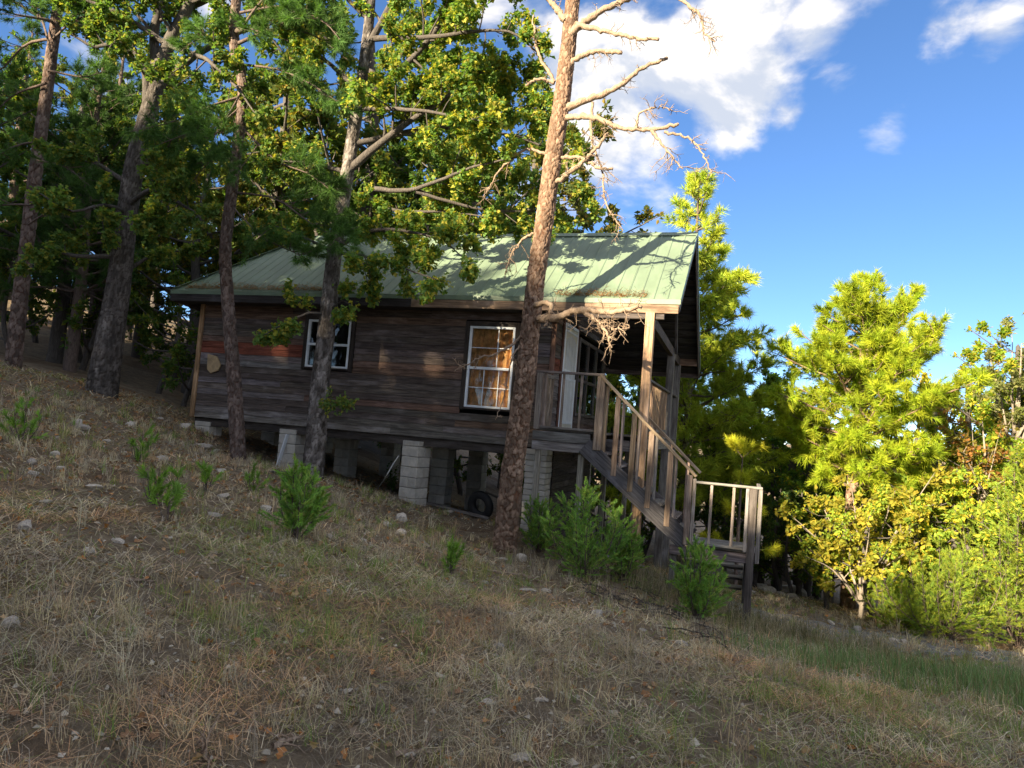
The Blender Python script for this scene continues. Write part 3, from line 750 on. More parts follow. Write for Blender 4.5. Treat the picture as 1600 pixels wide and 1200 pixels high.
class Tubes:
    def __init__(s): s.V = []; s.Q = []; s.n = 0
    def add(s, path, radii, sides=5):
        path = np.asarray(path, float); radii = np.asarray(radii, float)
        path = np.vstack([path, path[-1] + (path[-1] - path[-2]) * .2]); radii = np.append(radii, radii[-1] * .15)
        V, Q = tube(path, radii, sides); s.V.append(V); s.Q.append(Q + s.n); s.n += len(V)
    def mesh(s, name, m, col=(1, 1, 1)):
        V = np.concatenate(s.V); c = np.ones((len(V), 3)) * np.array(col)
        return mesh_np(name, V, [np.concatenate(s.Q)], m, c, True)
def smooth_path(pts, n):
    pts = np.asarray(pts, float); k = len(pts)
    if k == 2: return pts[0] + (pts[1] - pts[0]) * np.linspace(0, 1, n)[:, None]
    d = np.concatenate([[0], np.cumsum(np.linalg.norm(np.diff(pts, axis=0), axis=1))]); d /= d[-1]
    Pe = np.vstack([2 * pts[0] - pts[1], pts, 2 * pts[-1] - pts[-2]])
    out = []
    for u in np.linspace(0, 1, n):
        i = min(np.searchsorted(d, u, 'right') - 1, k - 2); t = (u - d[i]) / (d[i + 1] - d[i])
        p0, p1, p2, p3 = Pe[i], Pe[i + 1], Pe[i + 2], Pe[i + 3]
        out.append(.5 * (2 * p1 + (p2 - p0) * t + (2 * p0 - 5 * p1 + 4 * p2 - p3) * t * t + (3 * p1 - p0 - 3 * p2 + p3) * t ** 3))
    return np.array(out)
def bark_trunk(path, radii, material, name='trunk', parent=None, cell=(.075, .15), depth=.018, sides=60, step=.025, lichen=0.0, seed=1, M=None):
    """trunk with real bark plates: cells on the cylinder raised above the furrows"""
    r_ = np.random.default_rng(seed)
    L = np.sum(np.linalg.norm(np.diff(path, axis=0), axis=1)); n = int(L / step)
    u = np.linspace(0, 1, len(path)); un = np.linspace(0, 1, n)
    P = smooth_path(path, n); R = np.interp(un, u, radii)
    rm = float(np.mean(radii)); na = max(6, int(round(2 * pi * rm / cell[0]))); nh = int(L / cell[1]) + 3
    jx = r_.random((na, nh)); jy = r_.random((na, nh)); tone = r_.random((na, nh))
    th = np.arange(sides) / sides * na; hh = un * L / cell[1] + 1
    A, H = np.meshgrid(th, hh); A = A + .5 * np.sin(H * 1.3) * .4 + .25 * np.sin(H * 3.1 + A)
    f1 = np.full(A.shape, 9.); f2 = np.full(A.shape, 9.); tn = np.zeros(A.shape)
    for dx in (-1, 0, 1):
        for dy in (-1, 0, 1):
            ci = np.floor(A).astype(int) + dx; cj = np.clip(np.floor(H).astype(int) + dy, 0, nh - 1)
            d = np.hypot(ci + jx[ci % na, cj] - A, cj + jy[ci % na, cj] - H)
            new = d < f1; f2 = np.where(new, f1, np.minimum(f2, d)); tn = np.where(new, tone[ci % na, cj], tn); f1 = np.where(new, d, f1)
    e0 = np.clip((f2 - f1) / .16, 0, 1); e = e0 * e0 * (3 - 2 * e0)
    rel = (e - .7 + (tn - .5) * .5) * depth + (r_.random(A.shape) - .5) * depth * .25
    V, Q = tube(P, R, sides)
    C = np.repeat(P, sides, 0); Nn = V - C; Nn /= np.linalg.norm(Nn, axis=1)[:, None] + 1e-9
    V = V + Nn * (rel * np.clip(R / rm, .3, 1.2)[:, None]).reshape(-1, 1)
    fl = np.clip(1 - un * L / .5, 0, 1) ** 2                      # root flare
    thr = np.arange(sides) * 2 * pi / sides
    V = V + Nn * (fl[:, None] * R[:, None] * (.18 + .12 * np.sin(thr * 5 + seed)[None, :])).reshape(-1, 1)
    furrow_col = np.array([.62, .42, .34]) if lichen < .2 else np.array([.55, .5, .46])  # darker tone for the furrows between plates
    c = furrow_col * (1 - e.reshape(-1, 1)) + e.reshape(-1, 1) * (.55 + .95 * tn.reshape(-1, 1))
    if lichen:
        ln = fbm(A * .45 + 3, H * .35, 4); k = np.clip((ln - (.56 - lichen * .12)) / .1, 0, 1).reshape(-1, 1) * lichen
        c = c * (1 - k) + c * np.array([2.3, 2.35, 2.4]) * k
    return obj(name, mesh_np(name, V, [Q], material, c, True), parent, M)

OAK = np.array([(0, 0), (.09, .2), (.30, .30), (.15, .46), (.40, .66), (.17, .74), (0, 1.0), (-.17, .74), (-.40, .66), (-.15, .46), (-.30, .30), (-.09, .2)])
OAK8 = np.array([(0, 0), (.30, .28), (.15, .46), (.42, .68), (0, 1.0), (-.42, .68), (-.15, .46), (-.30, .28)])
SIMPLE = np.array([(0, 0), (.30, .45), (0, 1.), (-.30, .45)])
def leaf_mesh(name, P, D, size, cols, template, material=None, droop=.35, seed=0):
    r_ = np.random.default_rng(seed); n = len(P)
    D = D + r_.normal(0, .45, (n, 3)); D[:, 2] -= droop * r_.random(n); D /= np.linalg.norm(D, axis=1)[:, None]
    B = np.cross(D, np.array([0, 0, 1.]) + r_.normal(0, .55, (n, 3))); B /= np.linalg.norm(B, axis=1)[:, None] + 1e-9
    Nn = np.cross(B, D); k = len(template)
    tx, ty = template[:, 0], template[:, 1]; tz = -.25 * (ty - .3) ** 2 + .35 * np.abs(tx) * r_.choice([-1, 1])
    V = P[:, None] + size[:, None, None] * (tx[None, :, None] * B[:, None] + ty[None, :, None] * D[:, None] + tz[None, :, None] * Nn[:, None])
    Fc = np.arange(n * k).reshape(n, k)
    return mesh_np(name, V.reshape(-1, 3), [Fc], material or LEAF, np.repeat(cols, k, 0))
def needle_mesh(name, P, D, cols, per, length, width, spread=.9, shoot=.14, seed=0, material=None):
    """tufts of long needles round short shoots at P pointing along D"""
    r_ = np.random.default_rng(seed); n = len(P)
    D = D / (np.linalg.norm(D, axis=1)[:, None] + 1e-9)
    b = P[:, None] + D[:, None] * (r_.random((n, per, 1)) * shoot)
    d = D[:, None] * 1.0 + r_.normal(0, spread, (n, per, 3)); d /= np.linalg.norm(d, axis=2)[:, :, None]
    d = d + D[:, None] * .35; d /= np.linalg.norm(d, axis=2)[:, :, None]
    L = length * (.65 + .5 * r_.random((n, per, 1)))
    s = np.cross(d, r_.normal(0, 1, (n, per, 3))); s /= np.linalg.norm(s, axis=2)[:, :, None] + 1e-9
    tip = b + d * L; tip[..., 2] -= .12 * L[..., 0]
    V = np.stack([b - s * width, b + s * width, tip], 2).reshape(-1, 3)
    c = np.repeat(cols, per, 0) * (.8 + .4 * r_.random((n * per, 1))); c = np.repeat(c, 3, 0)
    return mesh_np(name, V, [np.arange(len(V)).reshape(-1, 3)], material or NEEDLE, c)

def wig(p0, d, L, n, wob, up, r_):
    d = d / np.linalg.norm(d); pts = [p0]; p = p0.copy()
    for i in range(n):
        d = d + r_.normal(0, wob, 3); d[2] += up; d /= np.linalg.norm(d); p = p + d * L / n; pts.append(p)
    return np.array(pts)
def perp(d, r_):
    v = r_.normal(0, 1, 3); v -= v @ d * d; return v / (np.linalg.norm(v) + 1e-9)

def branchwork(T, path, r0, r1, r_, leaves, start=.25, dens=3.2, slen=.45, levels=2, minlen=.25, keep=None, wob=.18, up=.06):
    """secondary branches and twigs along a limb; appends leaf anchors (p, d)"""
    L = np.sum(np.linalg.norm(np.diff(path, axis=0), axis=1)); n = len(path)
    k = max(2, int(L * dens))
    for i in range(k):
        u = start + (1 - start) * (i + r_.random()) / k
        x = u * (n - 1); a = int(min(x, n - 2)); p = path[a] + (path[a + 1] - path[a]) * (x - a)
        d = path[a + 1] - path[a]; d = d / (np.linalg.norm(d) + 1e-9)
        dd = d * r_.uniform(.2, .8) + perp(d, r_) * 1.0; dd[2] += .12
        l = max(minlen, L * slen * (1.15 - u) * r_.uniform(.6, 1.25))
        q = wig(p, dd, l, 5 if levels > 1 else 3, wob, up, r_)
        rr = (r0 + (r1 - r0) * u) * .5
        if levels > 1:
            T.add(q, np.linspace(max(rr, .007), .004, len(q)), 4)
            branchwork(T, q, rr, .003, r_, leaves, .2, 5.0, .5, levels - 1, .16, keep, wob, up)
        else:
            T.add(q, np.linspace(max(min(rr, .006), .004), .002, len(q)), 3)
            for w in np.linspace(.35, 1, 4):
                j = int(w * (len(q) - 1)); leaves.append((q[j], q[j] - q[max(0, j - 1)] if j else dd))
    leaves.append((path[-1], path[-1] - path[-2]))

def leaf_cols(n, pal, r_, P=None):
    pal = np.array(pal); i = r_.integers(0, len(pal), n); c = pal[i] * (.75 + .5 * r_.random((n, 1)))
    if P is not None:
        k = fbm(P[:, 0] * 1.3 + P[:, 2], P[:, 1] * 1.3 + P[:, 2] * .7, 2)[:, None]; c = c * (.7 + .7 * k)
    return c
G_OAK = [(.13, .22, .062), (.15, .235, .065), (.11, .195, .058), (.19, .25, .06), (.33, .31, .065)]
G_OAKY = [(.22, .31, .05), (.32, .34, .05), (.17, .28, .05), (.38, .33, .06), (.18, .27, .048)]
G_PINE = [(.09, .18, .05), (.11, .21, .052), (.08, .16, .045)]
G_PINEY = [(.36, .44, .03), (.42, .46, .035), (.29, .40, .03)]

def oak(root, trunk, tr, limbs, bark, per=7, size=.115, pal=G_OAK, template=OAK, seed=0, dens=2.6, trunk_kw=None, slen=.42, detail=True):
    r_ = np.random.default_rng(seed)
    if detail: bark_trunk(trunk, tr, bark, 'trunk', root, seed=seed, **(trunk_kw or {}))
    else:
        T0 = Tubes(); T0.add(smooth_path(trunk, 24), np.interp(np.linspace(0, 1, 24), np.linspace(0, 1, len(tr)), tr), 12); obj('trunk', T0.mesh('trunk', bark), root)
    lv = []
    for pts, r0, r1 in limbs:
        T = Tubes(); L = np.sum(np.linalg.norm(np.diff(np.array(pts), axis=0), axis=1)); n = max(6, int(L / .18))
        q = smooth_path(pts, n); q[1:] += r_.normal(0, .012, q[1:].shape).cumsum(0) * .6
        T.add(q, np.linspace(r0, r1, n), 9)
        branchwork(T, q, r0, r1, r_, lv, dens=dens, slen=slen)
        obj('limb', T.mesh('limb', bark), root)
    P = np.array([a for a, b in lv]); D = np.array([b for a, b in lv])
    P = np.repeat(P, per, 0); D = np.repeat(D / (np.linalg.norm(D, axis=1)[:, None] + 1e-9), per, 0)
    n = len(P); P = P + r_.normal(0, .045, (n, 3))
    obj('crown', leaf_mesh('crown', P, D + r_.normal(0, .9, (n, 3)), size * (.65 + .6 * r_.random(n)), leaf_cols(n, pal, r_, P), template, seed=seed), root)
    return n
def pine(root, trunk, tr, seed=0, h0=.3, radius=2.0, profile=None, pal=G_PINE, whorls=16, per=5, tuft=60, nl=.19, nw=.0035, detail=True, extra=(), trunk_kw=None, tdens=5.5, up0=.1, bark=None):
    r_ = np.random.default_rng(seed); bark = bark or BARK_PINE
    tp = smooth_path(trunk, 60)
    if detail: bark_trunk(trunk, tr, bark, 'trunk', root, seed=seed, **(trunk_kw or {}))
    else:
        T0 = Tubes(); T0.add(smooth_path(trunk, 24), np.interp(np.linspace(0, 1, 24), np.linspace(0, 1, len(tr)), tr), 10); obj('trunk', T0.mesh('trunk', bark), root)
    profile = profile or (lambda u: (1 - u) ** .8)
    P = []; D = []; T = Tubes()
    paths = []
    for w in range(whorls):
        u = w / max(1, whorls - 1); h = h0 + (1 - h0) * u; x = h * 59; a = int(min(x, 58)); p = tp[a] + (tp[a + 1] - tp[a]) * (x - a)
        a0 = r_.random() * 6.28
        for b in range(per):
            if r_.random() < .12: continue
            an = a0 + b * 6.283 / per + r_.normal(0, .3); l = max(.25, radius * profile(u) * r_.uniform(.65, 1.15))
            d = np.array([cos(an), sin(an), up0 + .55 * u + r_.normal(0, .12)])
            paths.append((wig(p, d, l, 7, .10, .05, r_), .012 + .014 * l))
    for pts, r0 in extra: paths.append((smooth_path(pts, 9), r0))
    sub = []
    for q, r0 in paths:
        l = np.sum(np.linalg.norm(np.diff(q, axis=0), axis=1))
        if l < .8: continue
        for i in range(int(l * 3.2)):
            a = int(r_.integers(max(1, len(q) // 4), len(q) - 1)); d = q[a] - q[a - 1]; d /= np.linalg.norm(d); h_ = np.array([-d[1], d[0], .15]) * r_.choice([-1, 1])
            sub.append((wig(q[a], d * .7 + h_ + r_.normal(0, .15, 3), l * r_.uniform(.18, .42) * (1.2 - a / len(q)), 5, .12, .06, r_), .010))
    paths = paths + sub
    for q, r0 in paths:
        l = np.sum(np.linalg.norm(np.diff(q, axis=0), axis=1))
        T.add(q, np.linspace(r0, .005, len(q)), 5)
        m = max(3, int(l * tdens))
        for i in range(m):
            uu = .28 + .72 * (i + r_.random()) / m; x = uu * (len(q) - 1); a = int(min(x, len(q) - 2)); p = q[a] + (q[a + 1] - q[a]) * (x - a)
            d = q[a + 1] - q[a]; d /= np.linalg.norm(d); dd = d * .8 + perp(d, r_) * .8; dd[2] += .25
            s = wig(p, dd, r_.uniform(.12, .5) * (1.25 - uu) * max(.7, min(1.6, l * .7)), 3, .12, .1, r_)
            T.add(s, np.linspace(.006, .003, len(s)), 3)
            for j in range(1, len(s)): P.append(s[j]); D.append(s[j] - s[j - 1])
        P.append(q[-1]); D.append(q[-1] - q[-2])
    P = np.array(P); D = np.array(D); D /= np.linalg.norm(D, axis=1)[:, None]
    obj('branches', T.mesh('branches', bark), root)
    obj('crown', needle_mesh('crown', P, D, leaf_cols(len(P), pal, r_, P), tuft, nl, nw, seed=seed), root)
    return len(P) * tuft
def copy_tree(root, loc, rot, sc, label, group, tint=(1, 1, 1), lean=0):
    c = root.copy(); COL.objects.link(c)
    c.matrix_basis = Matrix.Translation(Vector(loc)) @ Matrix.Rotation(lean, 4, 'Y') @ Matrix.Rotation(rot, 4, 'Z') @ Matrix.Scale(sc, 4)
    c['label'] = label; c['group'] = group
    for ch in root.children:
        d = ch.copy(); COL.objects.link(d); d.parent = c; d.matrix_parent_inverse = ch.matrix_parent_inverse.copy()
        d.color = (*tint, 1)
    return c
NT = {}
TRUNK_Y = [11.0]
def pl(pts, Y=None):
    """pixel polyline -> points; each item (px,py) on plane Y or (px,py,Y)"""
    if Y is None: Y = TRUNK_Y[0]
    return np.array([onY(p[0], p[1], p[2] if len(p) > 2 else Y) for p in pts])
def gpx(px, py):
    v = ray(px, py); t = np.arange(1.0, 60, .02); P = EYE + v * t[:, None]
    k = np.nonzero(P[:, 2] < gz(P[:, 0], P[:, 1]))[0]
    return P[k[0]] if len(k) else P[-1]

# ---- dead pine in front of the cabin
DP = pl([(788, 862, 11.0), (800, 740, 11.0), (817, 620, 11.0), (828, 520, 11.0), (838, 430, 11.02), (850, 350, 11.05), (862, 260, 11.08), (876, 170, 11.12), (886, 90, 11.15), (893, 20, 11.18), (902, -70, 11.2), (908, -180, 11.2)])
DP = np.vstack([DP[0] + [-.02, 0, -.3], DP])
dead = empty('dead_pine', DP[1])
tag(dead, 'bare dead pine with broken branches in front of the cabin window', 'tree')
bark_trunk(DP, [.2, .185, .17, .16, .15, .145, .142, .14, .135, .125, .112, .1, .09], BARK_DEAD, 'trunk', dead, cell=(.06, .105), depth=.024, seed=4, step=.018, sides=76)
def dead_branch(pts, w0, w1, Y=11.1, twigs=6, tl=.35, seed=0):
    r_ = np.random.default_rng(seed + 77); P = pl(pts, Y); n = max(10, len(P) * 7); twigs = int(twigs * 1.3); q = smooth_path(P, n)
    q[2:] += r_.normal(0, .01, q[2:].shape)
    T = Tubes(); mpp = .0103
    rad = np.linspace(w0, w1, n) * mpp / 2 * .82 * (1 + .12 * r_.normal(0, 1, n)); T.add(q, rad, 9)
    for i in range(twigs):
        u = r_.uniform(.3, 1); j = int(u * (n - 1)); d = q[min(j + 1, n - 1)] - q[j - 1]; d /= np.linalg.norm(d) + 1e-9
        dd = d * .6 + perp(d, r_); l = tl * r_.uniform(.4, 1.3); t_ = wig(q[j], dd, l, 5, .3, -.03, r_)
        T.add(t_, np.linspace(.0075, .003, len(t_)), 4)
        for k in range(5):
            a = r_.integers(1, 5); s = wig(t_[a], t_[a] - t_[a - 1] + r_.normal(0, .08, 3), l * r_.uniform(.2, .5), 3, .3, -.02, r_); T.add(s, np.linspace(.0042, .002, len(s)), 3)
    return obj('dead_branch', T.mesh('dead_branch', DEADWOOD), dead)
db = [([(890, 55), (930, 22), (990, -6), (1040, -30)], 15, 9, 8, .3), ([(884, 32), (862, 5), (845, -25)], 14, 9, 4, .3), ([(900, 38), (950, 50, 10.9), (990, 60, 10.8), (1030, 62, 10.7)], 10, 6, 7, .2),
      ([(888, 102), (915, 84), (945, 80), (970, 82)], 11, 8, 6, .25), ([(878, 170), (935, 150), (975, 130), (1000, 108), (1043, 91)], 15, 6, 8, .2),
      ([(882, 184), (925, 183, 10.9), (970, 200, 10.8), (1020, 203, 10.7), (1060, 193, 10.7)], 13, 6, 8, .3), ([(1018, 204, 10.7), (1038, 230, 10.6), (1066, 263, 10.6)], 6, 2, 7, .35),
      ([(1038, 206, 10.7), (1075, 215, 10.7), (1098, 240, 10.6), (1112, 272, 10.6)], 5, 2, 9, .3), ([(994, 197, 10.8), (1000, 178, 10.8), (1025, 168, 10.8), (1050, 172, 10.8)], 5, 2, 8, .25),
      ([(860, 290), (890, 270, 10.9), (915, 250, 10.8), (940, 222, 10.8), (950, 207, 10.8)], 12, 5, 10, .3), ([(872, 247), (905, 246, 10.9), (935, 262, 10.8), (958, 263, 10.8)], 8, 5, 8, .3),
      ([(926, 160, 10.95), (924, 215, 10.9), (940, 265, 10.9), (946, 315, 10.9), (970, 358, 10.9)], 6, 2, 14, .25), ([(866, 130), (842, 123), (822, 133)], 8, 4, 3, .2), ([(866, 128), (842, 85), (832, 25)], 8, 3, 6, .25),
      ([(852, 240), (822, 234), (785, 262), (760, 300)], 7, 2, 8, .35), ([(848, 362), (822, 370), (800, 395), (790, 425)], 6, 2, 9, .35), ([(1050, -10, 10.8), (1092, 22, 10.8), (1100, 50, 10.8), (1116, 66, 10.8)], 6, 3, 16, .3),
      ([(832, 497), (865, 497, 10.7), (905, 484, 10.5), (950, 488, 10.4), (1003, 480, 10.3)], 17, 7, 14, .3), ([(905, 484, 10.5), (925, 495, 10.4), (945, 515, 10.3), (955, 545, 10.3)], 8, 3, 16, .25),
      ([(905, 484, 10.5), (930, 500, 10.4), (965, 515, 10.3), (985, 512, 10.3)], 6, 3, 18, .22), ([(828, 515), (790, 545, 10.8), (745, 562, 10.7), (715, 578, 10.7)], 7, 2, 8, .25), ([(826, 520), (800, 560, 10.8), (790, 610, 10.8), (775, 655, 10.8)], 4, 1.5, 6, .2),
      ([(826, 482), (846, 474, 10.75), (862, 480, 10.7), (852, 510, 10.7)], 14, 6, 10, .25)]
for i, (p, a, b, t_, tl) in enumerate(db): dead_branch(p, a, b, twigs=t_, tl=tl, seed=i)

# ---- slim pine before the cabin wall
SP = pl([(372, 722), (366, 600), (356, 470), (352, 390), (362, 300), (372, 220), (380, 140), (366, 60), (374, -60), (384, -260)], 11.0)
SP = np.vstack([SP[0] + [0, 0, -.3], SP])
t = empty('pine_tree', SP[1]); tag(t, 'slim pine with grey plated bark before the left part of the cabin wall', 'tree')
TRUNK_Y[0] = 11.0
ex = [(pl([(380, 150), (330, 165, 10.6), (270, 190, 10.1), (205, 205, 9.7)]), .03), (pl([(378, 165), (340, 195, 10.6), (290, 210, 10.0), (250, 225, 9.8)]), .02), (pl([(380, 140), (350, 190, 10.4), (330, 225, 10.1), (345, 245, 10.0)]), .02),
      (pl([(368, 70), (430, 45), (490, 55), (545, 95)]), .04), (pl([(372, 100), (440, 110), (500, 140), (540, 170)]), .03), (pl([(370, 190), (430, 250), (480, 270), (520, 300)]), .03),
      (pl([(362, 300), (430, 310), (480, 345), (545, 385, 10.5)]), .025), (pl([(360, 320), (410, 370), (450, 390), (470, 400, 10.6)]), .02), (pl([(366, 60), (420, -10), (480, -30), (520, 0)]), .03), (pl([(370, 90), (320, 60), (280, 80)]), .025),
      (pl([(375, 20), (440, 10), (500, 30, 10.4), (530, 60, 10.2)]), .03), (pl([(372, 215), (320, 260), (290, 300)]), .02), (pl([(366, 50), (384, 46, 10.8), (415, 52, 10.5)]), .075)]
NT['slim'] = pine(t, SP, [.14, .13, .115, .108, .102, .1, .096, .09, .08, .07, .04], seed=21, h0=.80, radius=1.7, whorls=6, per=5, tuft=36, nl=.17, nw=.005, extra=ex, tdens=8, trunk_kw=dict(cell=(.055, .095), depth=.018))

# ---- pine at the far left
LP = pl([(20, 578), (30, 480), (42, 380), (58, 250), (72, 150), (84, 60), (96, -40), (110, -200)], 11.2)
LP = np.vstack([LP[0] + [0, 0, -.4], LP])
t = empty('pine_tree', LP[1]); tag(t, 'dark straight pine on the rise beyond the big oak', 'tree')
ex = [(pl([(84, 60), (40, 70), (0, 110), (-40, 120)], 11.2), .04), (pl([(76, 110), (130, 120), (165, 110)], 10.8), .03), (pl([(72, 130), (20, 150), (-30, 200)], 11), .03), (pl([(84, 60), (120, 30), (170, 20)], 11), .03), (pl([(62, 220), (20, 230), (-30, 260)], 11), .03),
      (pl([(58, 250), (100, 260), (140, 290)], 10.7), .025), (pl([(50, 320), (10, 320), (-40, 330)], 11), .03), (pl([(80, 80), (60, 20), (20, -10)], 11), .03), (pl([(45, 350), (80, 330), (110, 340)], 10.6), .02)]
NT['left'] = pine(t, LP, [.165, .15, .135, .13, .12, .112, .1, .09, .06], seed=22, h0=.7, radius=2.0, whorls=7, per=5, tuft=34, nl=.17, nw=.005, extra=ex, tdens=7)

# ---- big oak at the left
BO = pl([(158, 618), (172, 530), (186, 440), (198, 340), (210, 260), (228, 190), (246, 130)], 11.4)
BO = np.vstack([BO[0] + [0, 0, -.4], BO])
t = empty('oak_tree', BO[1]); tag(t, 'thick forked oak trunk rising from the leafy slope left of the cabin', 'tree')
Y0 = TRUNK_Y[0] = 11.4
lim = [(pl([(230, 185), (225, 110, 11.2), (195, 65, 11), (150, 72, 10.8), (110, 52, 10.6)]), .10, .02), (pl([(246, 132), (262, 70), (290, 15), (320, -60), (340, -140)], Y0), .16, .05), (pl([(248, 135), (300, 88, 11.6), (350, 62, 11.8), (420, 30, 12)]), .11, .02),
       (pl([(245, 130), (240, 60), (250, -20), (230, -120)], Y0), .12, .04), (pl([(200, 320), (240, 295, 10.8), (290, 320, 10.3), (320, 350, 10)]), .06, .012), (pl([(192, 400), (130, 400, 10.9), (70, 395, 10.5), (30, 410, 10.3)]), .06, .012),
       (pl([(205, 290), (140, 250, 11), (70, 225, 10.6)]), .06, .012), (pl([(212, 260), (280, 240, 11.8), (340, 250, 12.2), (400, 240, 12.4)]), .07, .012), (pl([(188, 430), (240, 400, 12), (300, 390, 12.6)]), .05, .01), (pl([(262, 70), (330, 100, 11), (400, 180, 10.7)]), .06, .012),
       (pl([(262, 70), (180, 20, 10.9), (90, -10, 10.5)]), .07, .012), (pl([(290, 15), (380, -20), (470, -30)], 11.6), .06, .012), (pl([(200, 330), (160, 320, 10.6), (110, 330, 10.1), (60, 300, 9.9)]), .045, .01)]
NT['big'] = oak(t, BO, [.33, .285, .245, .22, .2, .19, .175, .15], lim, BARK_OAK, per=22, size=.092, template=OAK8, dens=3.6, seed=31, trunk_kw=dict(cell=(.05, .16), depth=.022, lichen=.3))

# ---- lichened oak against the cabin
LO = pl([(488, 745), (494, 680), (500, 600), (512, 500), (522, 400), (538, 300), (552, 210), (566, 120), (576, 40), (584, -60), (596, -180)], 11.5)
LO = np.vstack([LO[0] + [0, 0, -.3], LO])
t = empty('oak_tree', LO[1]); tag(t, 'leafy oak with pale lichened trunk standing against the cabin wall', 'tree')
Y0 = TRUNK_Y[0] = 11.5
lim = [(pl([(546, 265), (590, 230), (630, 200), (700, 150), (770, 100)], Y0), .085, .015), (pl([(586, 295, 11.6), (640, 300, 11.5), (740, 265, 11.2), (810, 250, 11)]), .05, .01), (pl([(558, 160), (640, 95), (700, 20), (760, -60)], Y0), .08, .02),
       (pl([(562, 140), (500, 90, 11.3), (440, 60, 11)]), .06, .012), (pl([(570, 80), (610, 10), (650, -80)], Y0), .08, .02), (pl([(545, 270), (480, 255, 11.3), (420, 250, 11)]), .05, .01), (pl([(526, 385), (600, 360, 11.1), (680, 375, 10.8), (725, 410, 10.6)]), .05, .008),
       (pl([(526, 395), (570, 400, 11), (630, 420, 10.7), (690, 440, 10.6)]), .035, .008), (pl([(524, 395), (480, 372, 11.2), (430, 350, 11)]), .035, .008), (pl([(513, 492), (480, 490, 11.1), (440, 508, 10.9), (400, 530, 10.8)]), .03, .006), (pl([(514, 485), (535, 470, 11.2), (552, 478, 11.1)]), .02, .006),
       (pl([(574, 60), (680, 60, 11.3), (790, 50, 11.3), (850, 90, 11.4)]), .06, .012), (pl([(552, 225), (680, 200, 12), (800, 210, 12.3), (900, 250, 12.6)]), .06, .012), (pl([(560, 300, 11.6), (620, 330, 11.9), (700, 330, 12), (780, 340, 12)]), .04, .01),
       (pl([(560, 170), (640, 170, 11), (720, 180, 10.7), (780, 190, 10.6)]), .05, .01), (pl([(576, 30), (520, -20, 11.2), (460, -40, 11)]), .05, .01), (pl([(600, 220), (700, 120, 12), (820, 130, 12.4), (860, 180, 12.5)]), .05, .01), (pl([(650, 300, 11.5), (760, 330, 12), (860, 330, 12.6), (930, 330, 12.9)]), .035, .008)]
NT['lichen'] = oak(t, LO, [.21, .185, .165, .155, .14, .13, .12, .11, .098, .085, .07, .05], lim, BARK_OAK, per=25, size=.088, template=OAK8, seed=33, pal=[(.14, .25, .065), (.19, .28, .068), (.38, .38, .065), (.17, .27, .065), (.46, .41, .075), (.13, .23, .06)], trunk_kw=dict(cell=(.045, .10), depth=.014, lichen=.9), dens=3.6)
# small leafy sprout low on its trunk
r_ = np.random.default_rng(8)
lv = []; T = Tubes(); sp = smooth_path(pl([(500, 630, 11.32), (515, 622, 11.1), (535, 628, 11.0), (546, 632, 10.95)]), 8); T.add(sp, np.linspace(.012, .004, 8), 5); branchwork(T, sp, .01, .004, r_, lv, .1, 16, .4, 1, .1)
obj('sprout', T.mesh('sprout', BARK_OAK), t)
P = np.repeat(np.array([a for a, b in lv]), 6, 0); n = len(P); P = P + r_.normal(0, .03, (n, 3))
obj('foliage', leaf_mesh('foliage', P, r_.normal(0, 1, (n, 3)), .085 * (.6 + .6 * r_.random(n)), leaf_cols(n, G_OAK, r_), OAK, seed=9), t)

# ---- background trees: prototypes at the origin, then copies
def proto_oak(name, seed, H, Rc, h0, nl_, per, size, pal, leaf=SIMPLE):
    r_ = np.random.default_rng(seed); root = empty(name, (0, 0, 0))
    tp = np.array([(0, 0, -.5), (0, 0, 0), (.1, .05, H * .3), (-.05, .1, H * .6), (.08, 0, H * .92)]) + r_.normal(0, .06, (5, 3)) * [1, 1, 0]
    lim = []
    for i in range(nl_):
        u = h0 + (.92 - h0) * (i + r_.random() * .6) / nl_; z = H * u; b = np.array([0, 0, z]); an = i * 2.4 + r_.normal(0, .4)
        l = Rc * (1 - .75 * max(0, (u - .55) / .45) ** 1.6) * r_.uniform(.75, 1.15)
        e = b + np.array([cos(an) * l, sin(an) * l, l * r_.uniform(.25, .65)]); m = (b + e) / 2 + np.array([0, 0, -.12 * l])
        lim.append((np.array([b, m, e]), .02 * H * (1.05 - u) * .6, .01))
    NT[name + str(seed)] = oak(root, tp, [.024 * H, .021 * H, .017 * H, .012 * H, .006 * H], lim, BARK_OAK, per=per, size=size, pal=pal, template=leaf, seed=seed, dens=2.0, detail=False)
    return root
pA = proto_oak('oak_tree', 41, 9.0, 2.9, .22, 19, 15, .13, G_OAK)
pB = proto_oak('oak_tree', 42, 7.5, 2.3, .12, 17, 14, .12, G_OAKY)
pS = proto_oak('sapling', 43, 3.2, 1.2, .15, 11, 9, .11, G_OAK)
pP = empty('pine_tree', (0, 0, 0))
NT['pP'] = pine(pP, np.array([(0, 0, -.5), (.05, 0, 3), (-.05, .05, 6), (0, 0, 10)]), [.19, .16, .11, .03], seed=44, h0=.28, radius=2.6, whorls=17, per=5, tuft=18, nl=.22, nw=.009, detail=False, tdens=4.5)
used = set()
def place(proto, x, y, rot, sc, label, group, tint=(1, 1, 1), lean=0, z=None):
    loc = (x, y, (g1(x, y) if z is None else z) - .05)
    if proto.name not in used:
        used.add(proto.name); proto.matrix_basis = Matrix.Translation(Vector(loc)) @ Matrix.Rotation(lean, 4, 'Y') @ Matrix.Rotation(rot, 4, 'Z') @ Matrix.Scale(sc, 4)
        tag(proto, label, 'tree', group)
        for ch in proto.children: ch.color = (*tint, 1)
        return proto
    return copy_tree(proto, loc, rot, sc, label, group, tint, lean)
LB = 'leafy oak in the dark wood left of the cabin'; GB = 'oaks in the wood beside the cabin'
